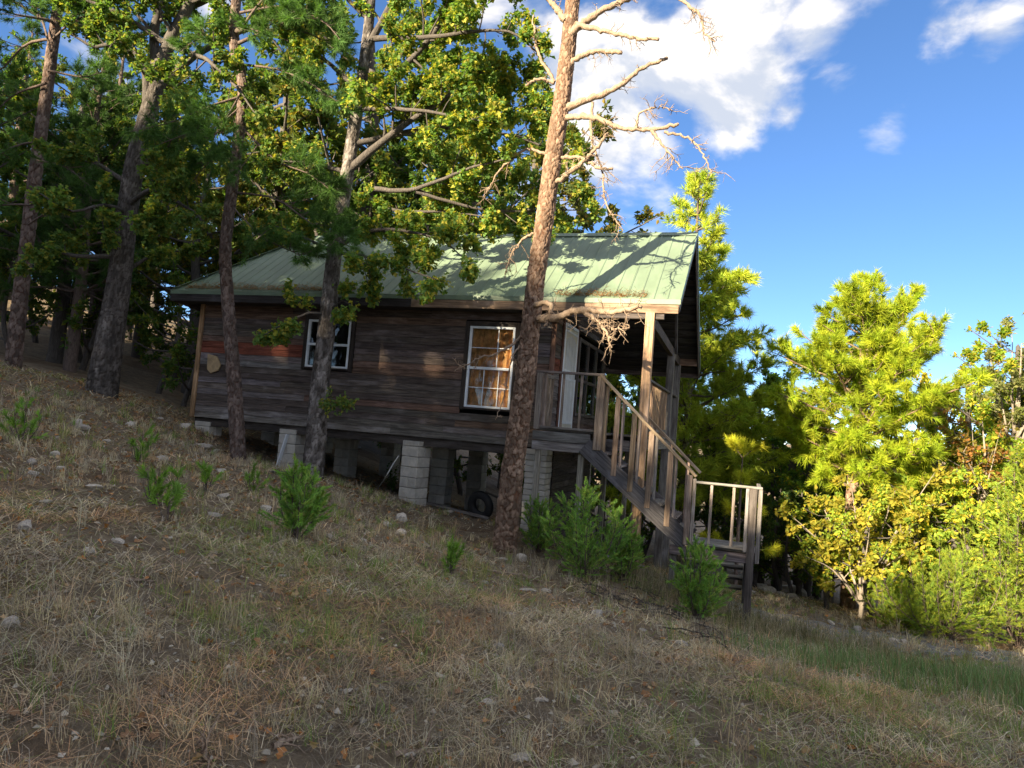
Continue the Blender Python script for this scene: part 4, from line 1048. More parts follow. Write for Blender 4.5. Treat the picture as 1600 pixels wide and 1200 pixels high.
LPN = 'pine among the oaks in the dark wood left of the cabin'; GP = 'pines in the wood beside the cabin'
rr = random.Random(3)
for x, y, s in ((-19, 15, 1.0), (-23.5, 15.5, 1.1), (-16.5, 17.5, .95), (-21, 20, 1.1), (-13.8, 19.5, .95), (-18, 24, 1.1), (-12, 24, 1.0), (-26, 24, 1.2), (-9.0, 20.5, 1.3), (-11.5, 22, 1.45), (-6.6, 22.5, 1.05), (-10.6, 24.5, 1.75), (-14, 22.5, 1.75), (-8.6, 26, 1.6), (-17, 21.5, 1.7), (-24, 31, 1.2), (-15.5, 30, 1.1), (-31, 22, 1.2), (-9, 28, .95), (-34, 33, 1.3), (-20, 11.8, .9), (-7.2, 24.5, .82)):
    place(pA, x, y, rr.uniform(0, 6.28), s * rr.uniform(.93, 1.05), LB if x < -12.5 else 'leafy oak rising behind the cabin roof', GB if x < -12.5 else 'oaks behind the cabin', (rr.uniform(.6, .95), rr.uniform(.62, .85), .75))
for x, y, s in ((-17.3, 14.2, .9), (-20.5, 17.5, 1.05), (-14.6, 23, .95), (-27, 19, 1.1), (-22, 26, 1.1)):
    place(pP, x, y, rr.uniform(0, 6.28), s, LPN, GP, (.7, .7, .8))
LS = 'low leafy sapling in the undergrowth left of the cabin'; GS = 'saplings in the undergrowth'
for x, y, s in ((-13.6, 14.6, 1.0), (-12.6, 16.4, 1.1), (-15.4, 15.6, 1.2), (-17.8, 15.2, 1.2), (-14.4, 18.2, 1.3), (-19.6, 16.2, 1.3), (-12.4, 19, 1.3), (-16.6, 20, 1.4), (-22.5, 17, 1.3), (-18.9, 13.6, 1.0), (-21.7, 13.8, 1.1), (-13.2, 21.5, 1.3), (-24, 19.5, 1.5), (-11.2, 20.5, 1.2), (-16, 24.5, 1.6), (-20, 22.5, 1.6), (-24, 22, 1.6), (-18, 18.8, 1.3), (-28, 17, 1.5), (-13.8, 16.9, 1.0), (-10, 19.5, 1.0), (-8.4, 20.3, 1.1), (-6.8, 20.2, 1.0), (-5.2, 20.8, 1.1), (-3.8, 20.5, 1.1)):
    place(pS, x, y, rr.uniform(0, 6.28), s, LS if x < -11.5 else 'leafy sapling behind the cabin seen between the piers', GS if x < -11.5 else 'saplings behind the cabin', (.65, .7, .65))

# ---- right side: porch pine, yellow pine and their neighbours
def at_base(px, py, Y):
    p = onY(px, py, Y); return np.array([p[0], p[1], g1(p[0], p[1])])
b = at_base(1070, 780, 20.0); top = onY(1092, 290, 20.0)
t = empty('pine_tree', b); tag(t, 'tall conical pine with sunlight coloured into its yellow needles behind the porch end', 'tree')
NT['porchpine'] = pine(t, np.array([b - [0, 0, .5], b + (top - b) * .33, b + (top - b) * .66, top]), [.13, .10, .07, .02], seed=51, h0=.2, radius=2.9, profile=lambda u: .10 + .95 * (1 - u) ** .85, whorls=22, per=6, tuft=19, nl=.24, nw=.011, detail=False, pal=[(.40, .46, .05), (.46, .50, .055), (.30, .40, .05)], tdens=6.0, up0=.05)  # needle colour brightened in place of sunlight the oak keeps off
b = at_base(1324, 958, 18.0); top = onY(1356, 452, 18.0)
t = empty('pine_tree', b); tag(t, 'bushy round-crowned pine glowing yellow-green in evening sun beyond the road', 'tree')
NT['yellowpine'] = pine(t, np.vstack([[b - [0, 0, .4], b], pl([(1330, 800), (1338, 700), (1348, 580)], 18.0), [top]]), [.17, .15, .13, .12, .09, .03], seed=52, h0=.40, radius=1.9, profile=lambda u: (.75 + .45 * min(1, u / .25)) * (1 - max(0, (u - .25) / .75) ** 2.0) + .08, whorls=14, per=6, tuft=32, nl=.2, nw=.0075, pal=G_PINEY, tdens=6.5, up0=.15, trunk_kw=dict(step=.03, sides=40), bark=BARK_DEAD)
# loose branches of the pine with yellow tufts beside the landing
YP_L = [(1.0, 1.0, 1.0)]
b = at_base(1150, 900, 16.0); top = onY(1160, 715, 16)
t = empty('pine_tree', b); tag(t, 'young pine with bright yellow needle tufts behind the stair landing', 'tree')
NT['young'] = pine(t, np.array([b - [0, 0, .3], b + (top - b) * .5, top]), [.05, .035, .012], seed=53, h0=.35, radius=.7, whorls=4, per=3, tuft=60, nl=.2, nw=.0045, detail=False, pal=[(.55, .52, .04), (.45, .48, .04)], tdens=1.2)

LD = 'shade-tinted leafy tree in the thicket behind the porch stairs'; GD = 'thicket trees behind the porch'
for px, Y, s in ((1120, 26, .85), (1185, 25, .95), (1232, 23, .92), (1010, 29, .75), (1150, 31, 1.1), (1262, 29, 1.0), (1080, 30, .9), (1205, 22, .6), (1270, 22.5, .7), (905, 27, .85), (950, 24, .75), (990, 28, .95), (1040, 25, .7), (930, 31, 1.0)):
    p = onY(px, 700, Y); place(pB, p[0], Y, rr.uniform(0, 6), s, LD, GD, (.55, .75, .8))  # leaf tint darkened to paint in the thicket's shade
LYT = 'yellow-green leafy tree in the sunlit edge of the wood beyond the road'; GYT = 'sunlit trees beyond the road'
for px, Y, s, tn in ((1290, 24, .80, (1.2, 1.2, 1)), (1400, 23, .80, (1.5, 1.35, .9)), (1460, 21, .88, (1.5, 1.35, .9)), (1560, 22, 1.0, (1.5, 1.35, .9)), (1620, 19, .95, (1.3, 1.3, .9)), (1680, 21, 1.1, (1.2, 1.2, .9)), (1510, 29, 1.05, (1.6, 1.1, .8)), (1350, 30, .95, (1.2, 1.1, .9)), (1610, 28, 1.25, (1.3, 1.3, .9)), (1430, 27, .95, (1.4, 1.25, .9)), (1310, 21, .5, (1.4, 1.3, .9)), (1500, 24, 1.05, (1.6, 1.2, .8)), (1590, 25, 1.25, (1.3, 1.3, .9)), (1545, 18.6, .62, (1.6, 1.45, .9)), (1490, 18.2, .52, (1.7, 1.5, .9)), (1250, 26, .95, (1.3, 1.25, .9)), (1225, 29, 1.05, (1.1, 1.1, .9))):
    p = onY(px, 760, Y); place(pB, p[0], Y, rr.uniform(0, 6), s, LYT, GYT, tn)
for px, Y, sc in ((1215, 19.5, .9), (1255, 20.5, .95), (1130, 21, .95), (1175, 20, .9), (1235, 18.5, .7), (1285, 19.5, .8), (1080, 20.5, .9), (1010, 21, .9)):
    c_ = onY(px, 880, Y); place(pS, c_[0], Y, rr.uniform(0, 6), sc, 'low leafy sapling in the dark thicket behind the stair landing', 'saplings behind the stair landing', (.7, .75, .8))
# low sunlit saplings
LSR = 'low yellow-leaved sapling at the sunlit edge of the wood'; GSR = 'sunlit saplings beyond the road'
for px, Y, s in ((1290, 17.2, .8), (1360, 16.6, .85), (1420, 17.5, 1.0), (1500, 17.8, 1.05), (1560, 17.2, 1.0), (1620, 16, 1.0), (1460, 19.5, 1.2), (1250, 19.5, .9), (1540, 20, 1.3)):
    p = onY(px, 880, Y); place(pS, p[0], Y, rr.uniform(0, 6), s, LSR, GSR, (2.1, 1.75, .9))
# dogwood with pale arching stems under the yellow pine
b = at_base(1345, 962, 16.8)
t = empty('small_tree', b); tag(t, 'small yellow-leaved tree with pale arching bare stems under the yellow pine', 'tree')
r_ = np.random.default_rng(61); lim = []
for tx, ty, k in ((1230, 800, 0), (1275, 775, .3), (1330, 750, -.3), (1400, 770, .2), (1445, 810, -.2), (1420, 860, -.5), (1255, 870, -.4), (1360, 820, -.8), (1460, 740, .5)):
    e = onY(tx, ty, 16.8 + k); lim.append((np.array([b + [0, 0, .25], b + (e - b) * .5 + [0, 0, .35], e]), .03, .006))
PALE = bark_mat('pale_bark', (.16, .13, .10), (.26, .22, .18), (.38, .34, .28))
NT['dog'] = oak(t, np.array([b - [0, 0, .3], b, b + [.05, 0, .9], b + [.1, 0, 1.6]]), [.06, .05, .04, .02], lim, PALE, per=8, size=.12, pal=[(.36, .33, .045), (.44, .36, .05), (.28, .3, .045)], template=SIMPLE, seed=62, dens=2.6, detail=False)
# airy tree at the right edge
b = at_base(1590, 940, 19.0)
t = empty('airy_tree', b); tag(t, 'thin airy tree with drooping fine foliage standing above the sunlit cedars', 'tree'); lim = []
for i, (tx, ty, k) in enumerate(((1545, 560, 0), (1580, 520, .5), (1625, 500, 0), (1670, 560, -.4), (1540, 640, .4), (1640, 640, -.6), (1575, 600, -.8), (1600, 560, 1))):
    e = onY(tx, ty, 19 + k); s_ = onY(1585, 760 - 14 * i, 19); lim.append((np.array([s_, (s_ + e) / 2 + [0, 0, .25], e]), .035, .006))
NT['airy'] = oak(t, np.vstack([[b - [0, 0, .3], b], pl([(1588, 760), (1592, 640), (1596, 540)], 19)]), [.06, .055, .045, .03, .012], lim, PALE, per=16, size=.085, pal=[(.21, .24, .09), (.26, .26, .09)], template=SIMPLE, seed=63, dens=2.3, detail=False)
# bare-branched tree with rusty leaves
b = at_base(1530, 930, 18.4)
t = empty('small_tree', b); tag(t, 'pale-stemmed tree with sparse rusty orange leaves among the sunlit trees', 'tree'); lim = []
for i, (tx, ty, k) in enumerate(((1440, 660, 0), (1480, 640, .5), (1520, 660, 0), (1560, 680, -.4), (1430, 760, .4), (1590, 740, -.6), (1500, 700, -.8))):
    e = onY(tx, ty, 18.4 + k); s_ = onY(1532, 850 - 14 * i, 18.4); lim.append((np.array([s_, (s_ + e) / 2 + [0, 0, .1], e]), .025, .005))
NT['rust'] = oak(t, np.vstack([[b - [0, 0, .3], b], pl([(1532, 840), (1540, 740), (1535, 660)], 18.4)]), [.07, .06, .05, .035, .01], lim, PALE, per=4, size=.12, pal=[(.40, .19, .06), (.30, .2, .05), (.22, .2, .04)], template=SIMPLE, seed=64, dens=2.6, detail=False)

# ---- shade trees behind the viewpoint: their crowns hide the low sun from the slope
ca, sa = cos(AZ), sin(AZ)
def wlimit(u):
    return float(np.interp(u, [-30, -20, -16, -13, -11, -9.2, -8.2, -7.2, -6.2, -5, -3, 4, 10], [12.5, 10.5, 9.6, 8.8, 8.2, 7.9, 7.5, 6.2, 4.9, 4.5, 4.3, 4.3, 4.3]))
LSH = 'tall slender oak across the clearing from the cabin'; GSH = 'oaks across the clearing from the cabin'
for row, d in enumerate((-26.5, -29.0, -32.0, -34.5)):
    for u in np.arange(-30, 14, 1.7):
        uu = u + row * 1.1; x = uu * ca + d * sa; y = -uu * sa + d * ca
        zt = wlimit(uu) - d * math.tan(EL); zg = g1(x, y); s = (zt - zg) / 9.0
        o_ = place(pA, x, y, rr.uniform(0, 6), s * rr.uniform(.97, 1.02), LSH, GSH); o_.matrix_basis = o_.matrix_basis @ Matrix.Diagonal((.58, .58, 1, 1) if uu < -5.5 else (.95, .95, 1, 1))

LSU = 'leafy sapling in the undergrowth across the clearing from the cabin'; GSU = 'saplings across the clearing'
for u in np.arange(-24, 14, 2.6):
    d = -22 + rr.uniform(-1.5, 1.5); place(pS, u * ca + d * sa, -u * sa + d * ca, rr.uniform(0, 6), rr.uniform(1.2, 1.6), LSU, GSU)

# ---- cedars and seedlings
CEDAR = leaf_mat('cedar', .45, .6)
def cedar(name, base, h, w, label, cat='shrub', group=None, stems=12, dens=28, pal=((.24, .42, .10), (.29, .47, .11), (.2, .36, .09), (.36, .46, .12)), seed=0, nl=.05, per=26, upb=.06):
    r_ = np.random.default_rng(seed); root = empty(name, base); tag(root, label, cat, group)
    T = Tubes(); P = []; D = []
    for s in range(stems):
        an = s * 2.4 + r_.normal(0, .3); k = (s / stems)
        e = np.array([cos(an) * w * .5 * k ** .6, sin(an) * w * .5 * k ** .6, h * (1 - .55 * k ** 1.3) * r_.uniform(.85, 1.1)])
        q = smooth_path(np.array([base - [0, 0, .05], base + e * [.75, .75, .45], base + e]), 8); T.add(q, np.linspace(.012, .003, 8), 4)
        L = np.linalg.norm(e)
        for i in range(int(L * dens)):
            u = r_.uniform(.12, 1); x = u * 7; a = int(min(x, 6)); p = q[a] + (q[a + 1] - q[a]) * (x - a); d = q[a + 1] - q[a]; d /= np.linalg.norm(d)
            dd = d * .7 + perp(d, r_) * .9; dd[2] += .15
            tw = wig(p, dd, (.10 + .22 * h * (1.1 - u)) * r_.uniform(.5, 1.2), 4, .15, upb, r_); T.add(tw, np.linspace(.004, .0015, 5), 3)
            for j in range(1, 5): P.append(tw[j]); D.append(tw[j] - tw[j - 1])
    P = np.array(P); D = np.array(D)
    obj('stems', T.mesh('stems', BARK_PINE), root)
    obj('foliage', needle_mesh('foliage', P, D, leaf_cols(len(P), pal, r_), per, nl, .0045, spread=.55, shoot=.06, seed=seed, material=CEDAR), root)
    NT['ced' + label[:20]] = len(P) * per
def ppm(P): return np.dot(P - EYE, fw) / F
for px, py, hp, wp, lab, sd_ in ((462, 842, 108, 85, 'bright green young cedar growing before the lichened oak', 1), (915, 905, 150, 150, 'broad green cedar bush growing before the porch stairs', 2), (842, 862, 80, 70, 'small green cedar beside the dead pine trunk', 3), (975, 905, 80, 70, 'low green cedar under the stair stringer', 4), (1088, 968, 110, 90, 'green cedar bush growing under the stair landing', 5)):
    P = gpx(px, py); k = ppm(P); cedar('cedar_shrub', P, hp * k, wp * k, lab, seed=sd_)
YC = ((.28, .36, .045), (.33, .38, .05), (.2, .31, .045))
for px, Y, h, w, lab, sd_ in ((1480, 15.2, 1.7, 2.6, 'wide sunlit cedar spreading at the edge of the road', 6), (1592, 16.4, 3.6, 2.4, 'tall sunlit cedar at the edge of the wood', 7), (1405, 16.0, 1.1, 1.5, 'low sunlit cedar beside the small yellow-leaved tree', 8)):
    b = at_base(px, 970, Y); cedar('cedar_shrub', b, h, w, lab, stems=22, dens=15, pal=YC, seed=sd_, nl=.085, per=16)
GR = ((.24, .40, .08), (.28, .44, .09), (.19, .32, .08))
for px, py, hp, wp, lab, sd_ in ((243, 790, 62, 75, 'bright green pine seedling in the grass', 11), (218, 722, 40, 40, 'small green pine seedling uphill of the bright one', 12), (262, 812, 36, 35, 'tiny green seedling just below the bright pine seedling', 13), (705, 897, 48, 22, 'narrow upright green seedling on the open slope', 14), (322, 768, 36, 22, 'thin green tuft of seedling needles below the slim pine', 15), (35, 690, 60, 60, 'dull green seedling on the upper slope', 16), (395, 770, 30, 30, 'short green seedling left of the young cedar', 17)):
    P = gpx(px, py); k = ppm(P)
    cedar('seedling', P, hp * k, wp * k, lab, 'seedling', stems=5, dens=11, pal=GR, seed=sd_, nl=.085, per=22, upb=.15)
def leafy(base, h, w, lab, seed):
    r_ = np.random.default_rng(seed); root = empty('leafy_plant', base); tag(root, lab, 'plant'); T = Tubes(); P = []; D = []
    for s in range(8):
        an = r_.random() * 6.28; e = base + np.array([cos(an) * w * .5 * r_.random(), sin(an) * w * .5 * r_.random(), h * r_.uniform(.6, 1)]); q = smooth_path(np.array([base, (base + e) / 2 + r_.normal(0, .02, 3), e]), 8); T.add(q, np.linspace(.006, .002, 8), 4)
        for j in range(2, 8):
            for k in range(5): P.append(q[j] + r_.normal(0, .03, 3)); D.append(r_.normal(0, 1, 3))
    P = np.array(P); obj('stems', T.mesh('stems', BARK_PINE), root)
    obj('foliage', leaf_mesh('foliage', P, np.array(D), .06 * (.6 + .7 * r_.random(len(P))), leaf_cols(len(P), [(.09, .17, .03), (.07, .14, .025)], r_), SIMPLE, seed=seed), root)
for px, py, hp, wp, lab in ((690, 782, 55, 50, 'leafy green plant right of the block pier'), (612, 770, 45, 40, 'leafy green plant left of the block pier')):
    P = gpx(px, py); k = ppm(P); leafy(P, hp * k, wp * k, lab, px)


# ------------------------------------------------------------------ ground cover
def blades(name, P, head, L, lean0, lean1, wid, cols, label, cat):
    n = len(P); h = np.stack([np.cos(head), np.sin(head), np.zeros(n)], 1); z = np.array([0, 0, 1.])
    d0 = h * np.sin(lean0)[:, None] + z * np.cos(lean0)[:, None]; d1 = h * np.sin(lean1)[:, None] + z * np.cos(lean1)[:, None]
    p1 = P + d0 * (L * .55)[:, None]; p2 = p1 + d1 * (L * .45)[:, None]
    a = head + pi / 2 + rng.normal(0, .6, n); s = np.stack([np.cos(a), np.sin(a), rng.normal(0, .3, n)], 1) * wid[:, None]
    V = np.stack([P - s, P + s, p1 + s * .75, p1 - s * .75, p2], 1).reshape(-1, 3)
    k = np.arange(n)[:, None] * 5
    o = obj(name, mesh_np(name, V, [k + np.array([0, 1, 2, 3]), k + np.array([3, 2, 4])], STRAW, np.repeat(cols, 5, 0)))
    return tag(o, label, cat, kind='stuff')
def scatter(n, r0, r1, pw=1.0, a0=-27, a1=66):
    u = rng.random(n); r = (r0 ** pw + u * (r1 ** pw - r0 ** pw)) ** (1 / pw); a = np.radians(rng.uniform(a0, a1, n))
    return -r * np.sin(a), r * np.cos(a), r
def inside(x, y, m=0): return (x > XL - m) & (x < PX + m) & (y > YN + .25 - m) & (y < YF + m)
PAL = np.array([(.62, .51, .33), (.52, .43, .29), (.40, .34, .26), (.32, .27, .22), (.54, .38, .25), (.54, .48, .36)])
PGR = np.array([(.27, .32, .09), (.2, .3, .075), (.32, .33, .11)])
def pick(n, green, x, y):
    c = PAL[rng.integers(0, len(PAL), n)] * (.7 + .55 * rng.random((n, 1)))
    rust = np.clip((fbm(x * .9 + 9, y * .9, 3) - .50) / .07, 0, 1)[:, None] * .7
    c = c * (1 - rust) + c * np.array([1.15, .82, .62]) * rust
    c = c * (.72 + .62 * np.clip((fbm(x * 1.9 + 70, y * 1.9, 3) - .25) / .4, 0, 1))[:, None]
    gsel = rng.random(n) < green
    g_ = PGR[rng.integers(0, 3, n)] * (.7 + .6 * rng.random((n, 1)))
    return np.where(gsel[:, None], g_, c)
def greenness(x, y): return np.clip((fbm(x * .7 + 31, y * .7 + 4, 3) - .44) / .14, 0, 1)
# matted thatch lying on the slope
n = 80000; x, y, r = scatter(n, 1.5, 19, 1.15); x2, y2, r2 = scatter(60000, 1.5, 7.5, 1.5); x, y, r = np.concatenate([x, x2]), np.concatenate([y, y2]), np.concatenate([r, r2]); k = ~inside(x, y) & (rng.random(len(x)) < np.clip((fbm(x * 1.1 + 3, y * 1.1 + 8, 3) - .33) / .12, .15, 1)); x, y, r = x[k], y[k], r[k]; n = len(x)
P = np.stack([x, y, gz(x, y) + .004], 1)
blades('dry_thatch', P, rng.random(n) * 6.28, rng.uniform(.05, .2, n) * (1 + .02 * r), rng.uniform(.8, 1.45, n), rng.uniform(1.2, 1.9, n), np.maximum(.0013, .00033 * r) * rng.uniform(.7, 1.4, n), pick(n, 0.05 + .3 * greenness(x, y), x, y), 'matted dry grass lying flat over the whole slope', 'dry grass')
# tufts
nc = 7500; x, y, r = scatter(nc, 1.7, 17, 1.25); g_ = greenness(x, y); dn = fbm(x * 1.1, y * 1.1 + 50, 3)
k = (~inside(x, y, .1)) & (rng.random(nc) < np.clip((dn - .36) / .16, .06, 1)); x, y, r, g_ = x[k], y[k], r[k], g_[k]; nc = len(x)
nb = 15; hgt = rng.uniform(.06, .2, nc) * (1 + .9 * (rng.random(nc) < .08)); gs = (rng.random(nc) < .2 + .6 * g_)
xx = np.repeat(x, nb) + rng.normal(0, .028, nc * nb); yy = np.repeat(y, nb) + rng.normal(0, .028, nc * nb); n = len(xx); R_ = np.repeat(r, nb)
cc_ = np.repeat(np.where(gs[:, None], PGR[rng.integers(0, 3, nc)], PAL[rng.integers(0, len(PAL), nc)]), nb, 0) * (.65 + .7 * rng.random((n, 1)))
blades('grass_tufts', np.stack([xx, yy, gz(xx, yy) - .005], 1), rng.random(n) * 6.28, np.repeat(hgt, nb) * rng.uniform(.5, 1.3, n), rng.uniform(0, .6, n), rng.uniform(.4, 1.7, n), np.maximum(.0012, .0003 * R_) * rng.uniform(.7, 1.3, n), cc_, 'short straw and green grass tufts scattered over the slope', 'grass')
# taller dry stalks
nc = 330; x, y, r = scatter(nc, 4, 15, 1.2); k = ~inside(x, y, .2); x, y, r = x[k], y[k], r[k]; nc = len(x); nb = 6
xx = np.repeat(x, nb) + rng.normal(0, .05, nc * nb); yy = np.repeat(y, nb) + rng.normal(0, .05, nc * nb); n = len(xx)
blades('dry_stalks', np.stack([xx, yy, gz(xx, yy)], 1), rng.random(n) * 6.28, rng.uniform(.18, .5, n), rng.uniform(0, .3, n), rng.uniform(.1, 1.1, n), np.full(n, .0022), np.array([.40, .32, .2]) * (.7 + .5 * rng.random((n, 1))), 'thin pale dry grass stalks standing on the slope', 'dry grass')
# tall green grass by the road
n0_ = 60000; x = rng.uniform(-.6, 6.5, n0_); y = rng.uniform(5.2, 12.6, n0_)
ctr = 8.6 + .25 * (x - 1.5); wd = 1.3 + .32 * np.clip(x - .5, 0, 6); dd = np.clip(1 - np.abs(y - ctr) / wd, 0, 1) * np.clip((x + .4) / 1.6, 0, 1)
k = rng.random(n0_) < dd * np.clip((fbm(x * 1.6, y * 1.6, 3) - .33) / .2, .08, 1); x, y, dd = x[k], y[k], dd[k]; n = len(x)
tan = rng.random(n) < .22
blades('tall_grass', np.stack([x, y, gz(x, y)], 1), rng.normal(2.6, 1.4, n), rng.uniform(.15, .4, n) * (.5 + .6 * dd), rng.uniform(0, .35, n), rng.uniform(.1, 1.0, n), np.full(n, .0030), np.where(tan[:, None], np.array([.30, .25, .14]), np.array([.17, .27, .10])) * (.65 + .7 * rng.random((n, 1))), 'tall fine green grass growing beside the road', 'grass')
# straw-coloured grass round the landing and along the road edge
nc = 420; x = rng.uniform(-1.6, 2.2, nc); y = rng.uniform(10.2, 12.7, nc); k = rng.random(nc) < np.clip(1.2 - np.abs(y - 11.6 - .5 * (x > .3)) / 1.9, 0, 1); x, y = x[k], y[k]; nc = len(x); nb = 14
xx = np.repeat(x, nb) + rng.normal(0, .06, nc * nb); yy = np.repeat(y, nb) + rng.normal(0, .06, nc * nb); n = len(xx)
blades('straw_grass', np.stack([xx, yy, gz(xx, yy)], 1), rng.random(n) * 6.28, rng.uniform(.12, .45, n), rng.uniform(0, .4, n), rng.uniform(.2, 1.5, n), np.full(n, .003), np.where((rng.random(n) < .25)[:, None], np.array([.13, .16, .06]), np.array([.34, .28, .18])) * (.6 + .6 * rng.random((n, 1))), 'straw-coloured grass clumps round the stair landing', 'dry grass')
# leaf litter
n = 34000; x, y, r = scatter(n, 1.6, 20, 1.3); left = np.clip((-x - 3) / 7, 0, 1); k = (rng.random(n) < .2 + .8 * left); x, y, r = x[k], y[k], r[k]; n = len(x)
LPAL = [(.30, .16, .08), (.38, .24, .13), (.24, .14, .08), (.44, .30, .17), (.2, .15, .11), (.46, .21, .08)]
a = rng.random(n) * 6.28; D = np.stack([np.cos(a), np.sin(a), rng.normal(.1, .25, n)], 1)
tag(obj('leaf_litter', leaf_mesh('leaf_litter', np.stack([x, y, gz(x, y) + .012], 1), D, rng.uniform(.03, .07, n), leaf_cols(n, LPAL, rng), OAK8, STRAW, droop=0, seed=71)), 'brown fallen oak leaves strewn over the slope', 'leaf litter', kind='stuff')
# fallen needles lying along the eave
n = 2600; x = np.where(rng.random(n) < .7, rng.uniform(-11.6, -7.5, n), rng.uniform(-3.4, -1.8, n)); y = EN + .02 + np.abs(rng.normal(0, .1, n)); y = np.minimum(y, EN + .4)
blades('fallen_needles', np.stack([x, y, rz_np(y) + .03], 1), rng.random(n) * 6.28, rng.uniform(.06, .14, n), rng.uniform(1.0, 1.5, n), rng.uniform(1.2, 1.7, n), np.full(n, .004), np.array([.40, .22, .10]) * (.6 + .6 * rng.random((n, 1))), 'rusty fallen pine needles lying along the roof eave', 'needles')
# gravel
def pebbles(name, x, y, s, label, base):
    n = len(x); o8 = np.array([(1, 0, 0), (-1, 0, 0), (0, 1, 0), (0, -1, 0), (0, 0, .7), (0, 0, -.7)], float)
    V = np.stack([x, y, gz(x, y) + s * .15], 1)[:, None] + o8[None] * s[:, None, None] * rng.uniform(.5, 1.1, (n, 6, 1)) + rng.normal(0, .15, (n, 6, 3)) * s[:, None, None]
    t8 = np.array([(0, 2, 4), (2, 1, 4), (1, 3, 4), (3, 0, 4), (2, 0, 5), (1, 2, 5), (3, 1, 5), (0, 3, 5)])
    F_ = (np.arange(n)[:, None, None] * 6 + t8[None]).reshape(-1, 3)
    c = np.repeat(np.array(base) * (.6 + .8 * rng.random((n, 1))), 6, 0)
    return tag(obj(name, mesh_np(name, V.reshape(-1, 3), [F_], STRAW, c)), label, 'gravel', kind='stuff')
n = 6000; x, y, r = scatter(n, 1.6, 17, 1.2); pebbles('gravel', x, y, rng.uniform(.006, .024, n) * (1 + .5 * (rng.random(n) < .06)), 'small pale stones scattered in the dry grass', (.46, .41, .34))
n = 5200; x = rng.uniform(-.2, 4.6, n); y = rng.normal(13.3, .75, n) + .28 * (x - 1); pebbles('road_gravel', x, y, rng.uniform(.01, .035, n), 'grey gravel of the road below the stairs', (.25, .245, .25))

# rocks, each a thing
def rock_mesh(seed, flat):
    import bmesh
    r_ = np.random.default_rng(seed); bm = bmesh.new(); bmesh.ops.create_icosphere(bm, subdivisions=2, radius=1)
    pn = [(lambda v: (v / np.linalg.norm(v), r_.uniform(.45, .8)))(r_.normal(0, 1, 3)) for _ in range(9)]
    for v in bm.verts:
        c = np.array(v.co)
        for nrm, dd in pn:
            s = c @ nrm
            if s > dd: c = c - nrm * (s - dd) * .92
        c = c + r_.normal(0, .025, 3); c[2] *= flat; v.co = c
    me = bpy.data.meshes.new('rock'); bm.to_mesh(me); bm.free(); me.materials.append(STONE); return me
RM = [rock_mesh(i, f) for i, f in enumerate((.45, .6, .35, .7, .5, .8))]
def rock(px, py, wpx, label, group, tint=None):
    P = gpx(px, py); k = ppm(P); s = wpx * k / 2 / .75
    o = obj('rock', random.choice(RM), None, Matrix.Translation(Vector(P) + Vector((0, 0, s * .12))) @ Matrix.Rotation(random.uniform(0, 6.28), 4, 'Z') @ Matrix.Rotation(random.gauss(0, .2), 4, 'X') @ Matrix.Scale(s, 4))
    return tag(o, label, 'rock', group)
RL = 'pale angular sandstone rock lying in the dry grass'; RG = 'rocks scattered on the slope'
for px, py, w in ((18, 978, 26), (205, 668, 16), (122, 664, 16), (128, 672, 22), (168, 690, 12), (90, 687, 9), (50, 725, 15), (85, 715, 18), (93, 733, 14), (52, 742, 18), (252, 720, 18), (192, 709, 12), (345, 737, 14), (418, 797, 18), (335, 806, 20), (512, 928, 15), (568, 845, 10), (627, 815, 22), (690, 1058, 16), (760, 1100, 22), (780, 1016, 18), (843, 1095, 22), (815, 876, 18), (822, 925, 24), (855, 925, 16), (755, 912, 14), (640, 1180, 22), (815, 1185, 30), (145, 762, 22), (70, 785, 18), (40, 828, 24), (470, 987, 14), (1058, 1008, 26), (1118, 1020, 16), (1003, 985, 12), (560, 700, 10), (700, 800, 14), (795, 960, 14), *[(float(rng.uniform(20, 1050)), float(rng.uniform(690, 1150)), float(rng.uniform(8, 20))) for _ in range(18)], (318, 700, 26), (332, 708, 18), (290, 668, 20), (605, 820, 14), (250, 655, 10)):
    rock(px, py, w, RL, RG)
for px, py, w in ((1182, 918, 26), (1200, 925, 22), (1188, 905, 22), (1212, 915, 16), (1235, 922, 22), (1250, 930, 26), (1240, 935, 18), (1258, 922, 14), (1222, 930, 16), (1170, 925, 18), (1205, 905, 14)):
    rock(px, py, w, 'pinkish rock in the low pile beyond the stair landing', 'rocks piled beyond the landing')
for px, py, w in ((1395, 1005, 14), (1412, 1006, 12), (1340, 985, 12), (1300, 975, 12)): rock(px, py, w, 'small grey stone lying on the gravel road', 'stones on the road')

# sticks
def stick(pts, r0, label, group=None, material=None, name='stick'):
    P = []
    for px, py, h in pts:
        g_ = gpx(px, py); P.append(g_ + np.array([0, 0, h]))
    P = np.array(P); n = 14; q = smooth_path(P, n) + rng.normal(0, .006, (n, 3)); q[:, 2] = np.maximum(q[:, 2], gz(q[:, 0], q[:, 1]) + r0 * .4)
    T = Tubes(); T.add(q, np.linspace(r0, r0 * .45, n), 7)
    for j in (4, 7, 9, 11):
        s = wig(q[j], q[j] - q[j - 1] + rng.normal(0, .05, 3) + np.array([0, 0, .02]), rng.uniform(.1, .3), 4, .3, -.03, rng); T.add(s, np.linspace(r0 * .4, .0015, 5), 4)
    o = obj(name, T.mesh(name, material or DEADWOOD)); return tag(o, label, 'stick', group)
DKW = bark_mat('dark_stick', (.05, .04, .035), (.09, .075, .065), (.15, .13, .12))
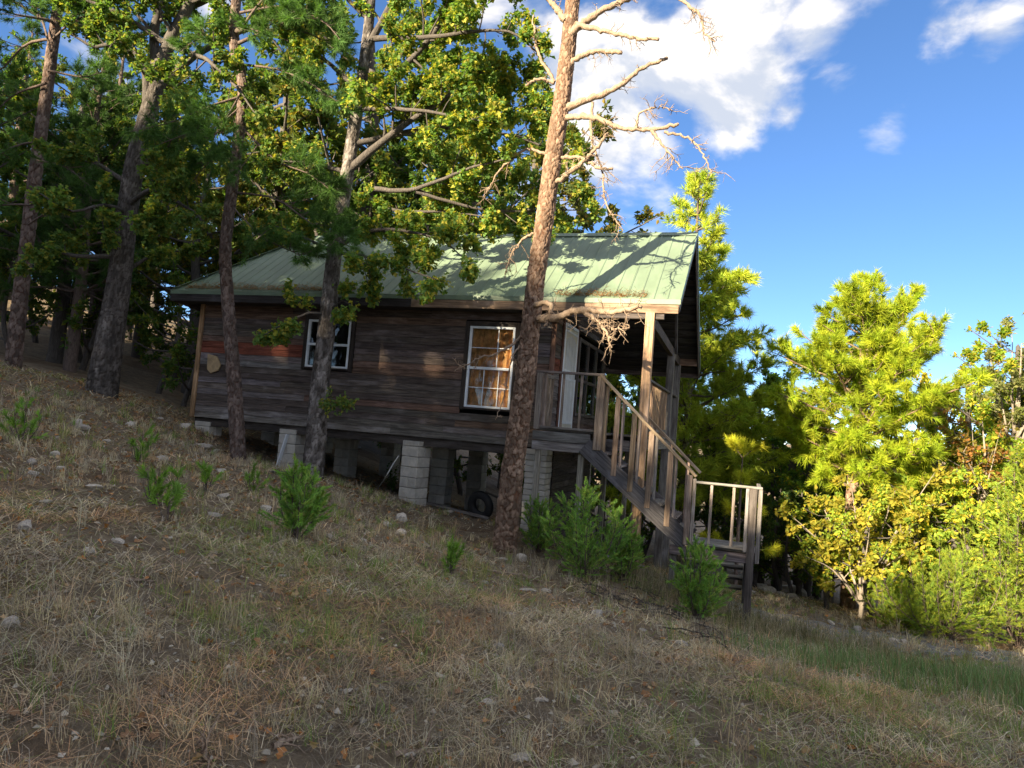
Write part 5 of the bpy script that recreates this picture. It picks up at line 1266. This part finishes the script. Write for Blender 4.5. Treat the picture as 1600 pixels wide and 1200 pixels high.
for p in ([(745, 890, .03), (780, 897, .03), (830, 905, .04)], [(815, 905, .05), (845, 910, .02)], [(1005, 1025, .02), (1045, 1050, .02), (1075, 1070, .01)], [(1130, 1060, .02), (1170, 1075, .01)], [(1145, 1035, .03), (1160, 1046, .01)], [(310, 1165, .03), (325, 1195, .02)], [(190, 910, .02), (245, 912, .01)], [(425, 1175, .03), (465, 1160, .02)], [(620, 1185, .02), (690, 1180, .02)], [(905, 905, .03), (960, 930, .04)], [(490, 745, .03), (530, 780, .02), (560, 790, .02)]):
    stick(p, .016, 'grey fallen stick lying on the dry slope', 'sticks lying on the slope')
for i in range(26):
    px = rng.uniform(885, 1130); py = 905 + (px - 885) * .36 + rng.normal(0, 16); dx = rng.uniform(30, 75); stick([(px, py, .06 * rng.random()), (px + dx * .5, py + dx * .14, .09 * rng.random()), (px + dx, py + dx * .3 + rng.normal(0, 8), .03)], .009, 'dark thin branch in the brush heap below the stairs', 'branches of the brush heap', DKW, 'brush_branch')

# odds and ends round the piers
P = gpx(427, 733); Pz = onY(443, 668, 12.3)
b_ = beam('plank', P + np.array([0, .1, .0]), (P[0] + .12, 12.4, P[2] + .72), .09, .025, None, (.75, .78, .80), WHITE, side=(1, 0, 0)); tag(b_, 'white painted board leaning on the pier beside the lichened oak', 'plank')
P = gpx(443, 742); o = beam('shingle', P + np.array([-.2, 0, .04]), P + np.array([.22, -.05, .06]), .3, .012, None, (.03, .03, .03), BLACKS); tag(o, 'black flat scrap lying before the pier', 'scrap')
P0, P1 = gpx(660, 790), gpx(770, 815); P1[1] = P0[1] + .0
A_ = onY(655, 775, 13.2); B_ = onY(765, 803, 13.2); A_[2] = g1(A_[0], 13.2) + .03; B_[2] = g1(B_[0], 13.2) + .03
o = beam('plank', A_, B_, .09, .05, None, (.2, .18, .16)); tag(o, 'old grey plank lying on the ground under the cabin', 'plank')
T = Tubes(); q = smooth_path(np.vstack([onY(623, 712, 12.25), onY(608, 735, 12.1), onY(603, 745, 12.05), gpx(590, 765) + [0, 0, .02]]), 16); T.add(q, np.full(16, .012), 8)
tag(obj('hose', T.mesh('hose', plain('grey_hose', (.42, .42, .40), .6, .1))), 'pale grey hose hanging down beside the block pier', 'hose')
def tyre(c, R, r, rot, label):
    a = np.linspace(0, 2 * pi, 33); V = []; ns = 14; b = np.arange(ns) * 2 * pi / ns
    prof = np.stack([np.sign(np.cos(b)) * np.abs(np.cos(b)) ** .6 * r, np.sign(np.sin(b)) * np.abs(np.sin(b)) ** .7 * r * .85], 1)
    for t_ in a[:-1]:
        for pr, pz in prof: V.append(((R + pr) * cos(t_), pz, (R + pr) * sin(t_)))
    i = np.arange(32)[:, None] * ns; j = np.arange(ns)[None]; i2 = (np.arange(32)[:, None] + 1) % 32 * ns; j2 = (j + 1) % ns
    Q = np.stack([i + j, i + j2, i2 + j2, i2 + j], -1).reshape(-1, 4)
    o = obj('tyre', mesh_np('tyre', np.array(V), [Q], RUBBER, smooth=True), None, Matrix.Translation(Vector(c)) @ Matrix.Rotation(rot, 4, 'Z') @ Matrix.Rotation(radians(12), 4, 'X'))
    return tag(o, label, 'tyre')
xt = onY(752, 775, 13.6); tyre((xt[0], 13.6, g1(xt[0], 13.6) + .26), .22, .08, radians(-15), 'old black tyre standing under the cabin floor')
ws = [onY(a_, b_, YN - .03) for a_, b_ in ((326, 553), (340, 557), (346, 570), (342, 579), (330, 583), (325, 577))]
o = slab('wood_slab', ws[::-1], .03, (0, -1, 0), plain('tan_slab', (.5, .36, .2), .9, .25, 8, .4), None)
tag(o, 'tan rough slab hung on the dark wall beside the corner post', 'slab')
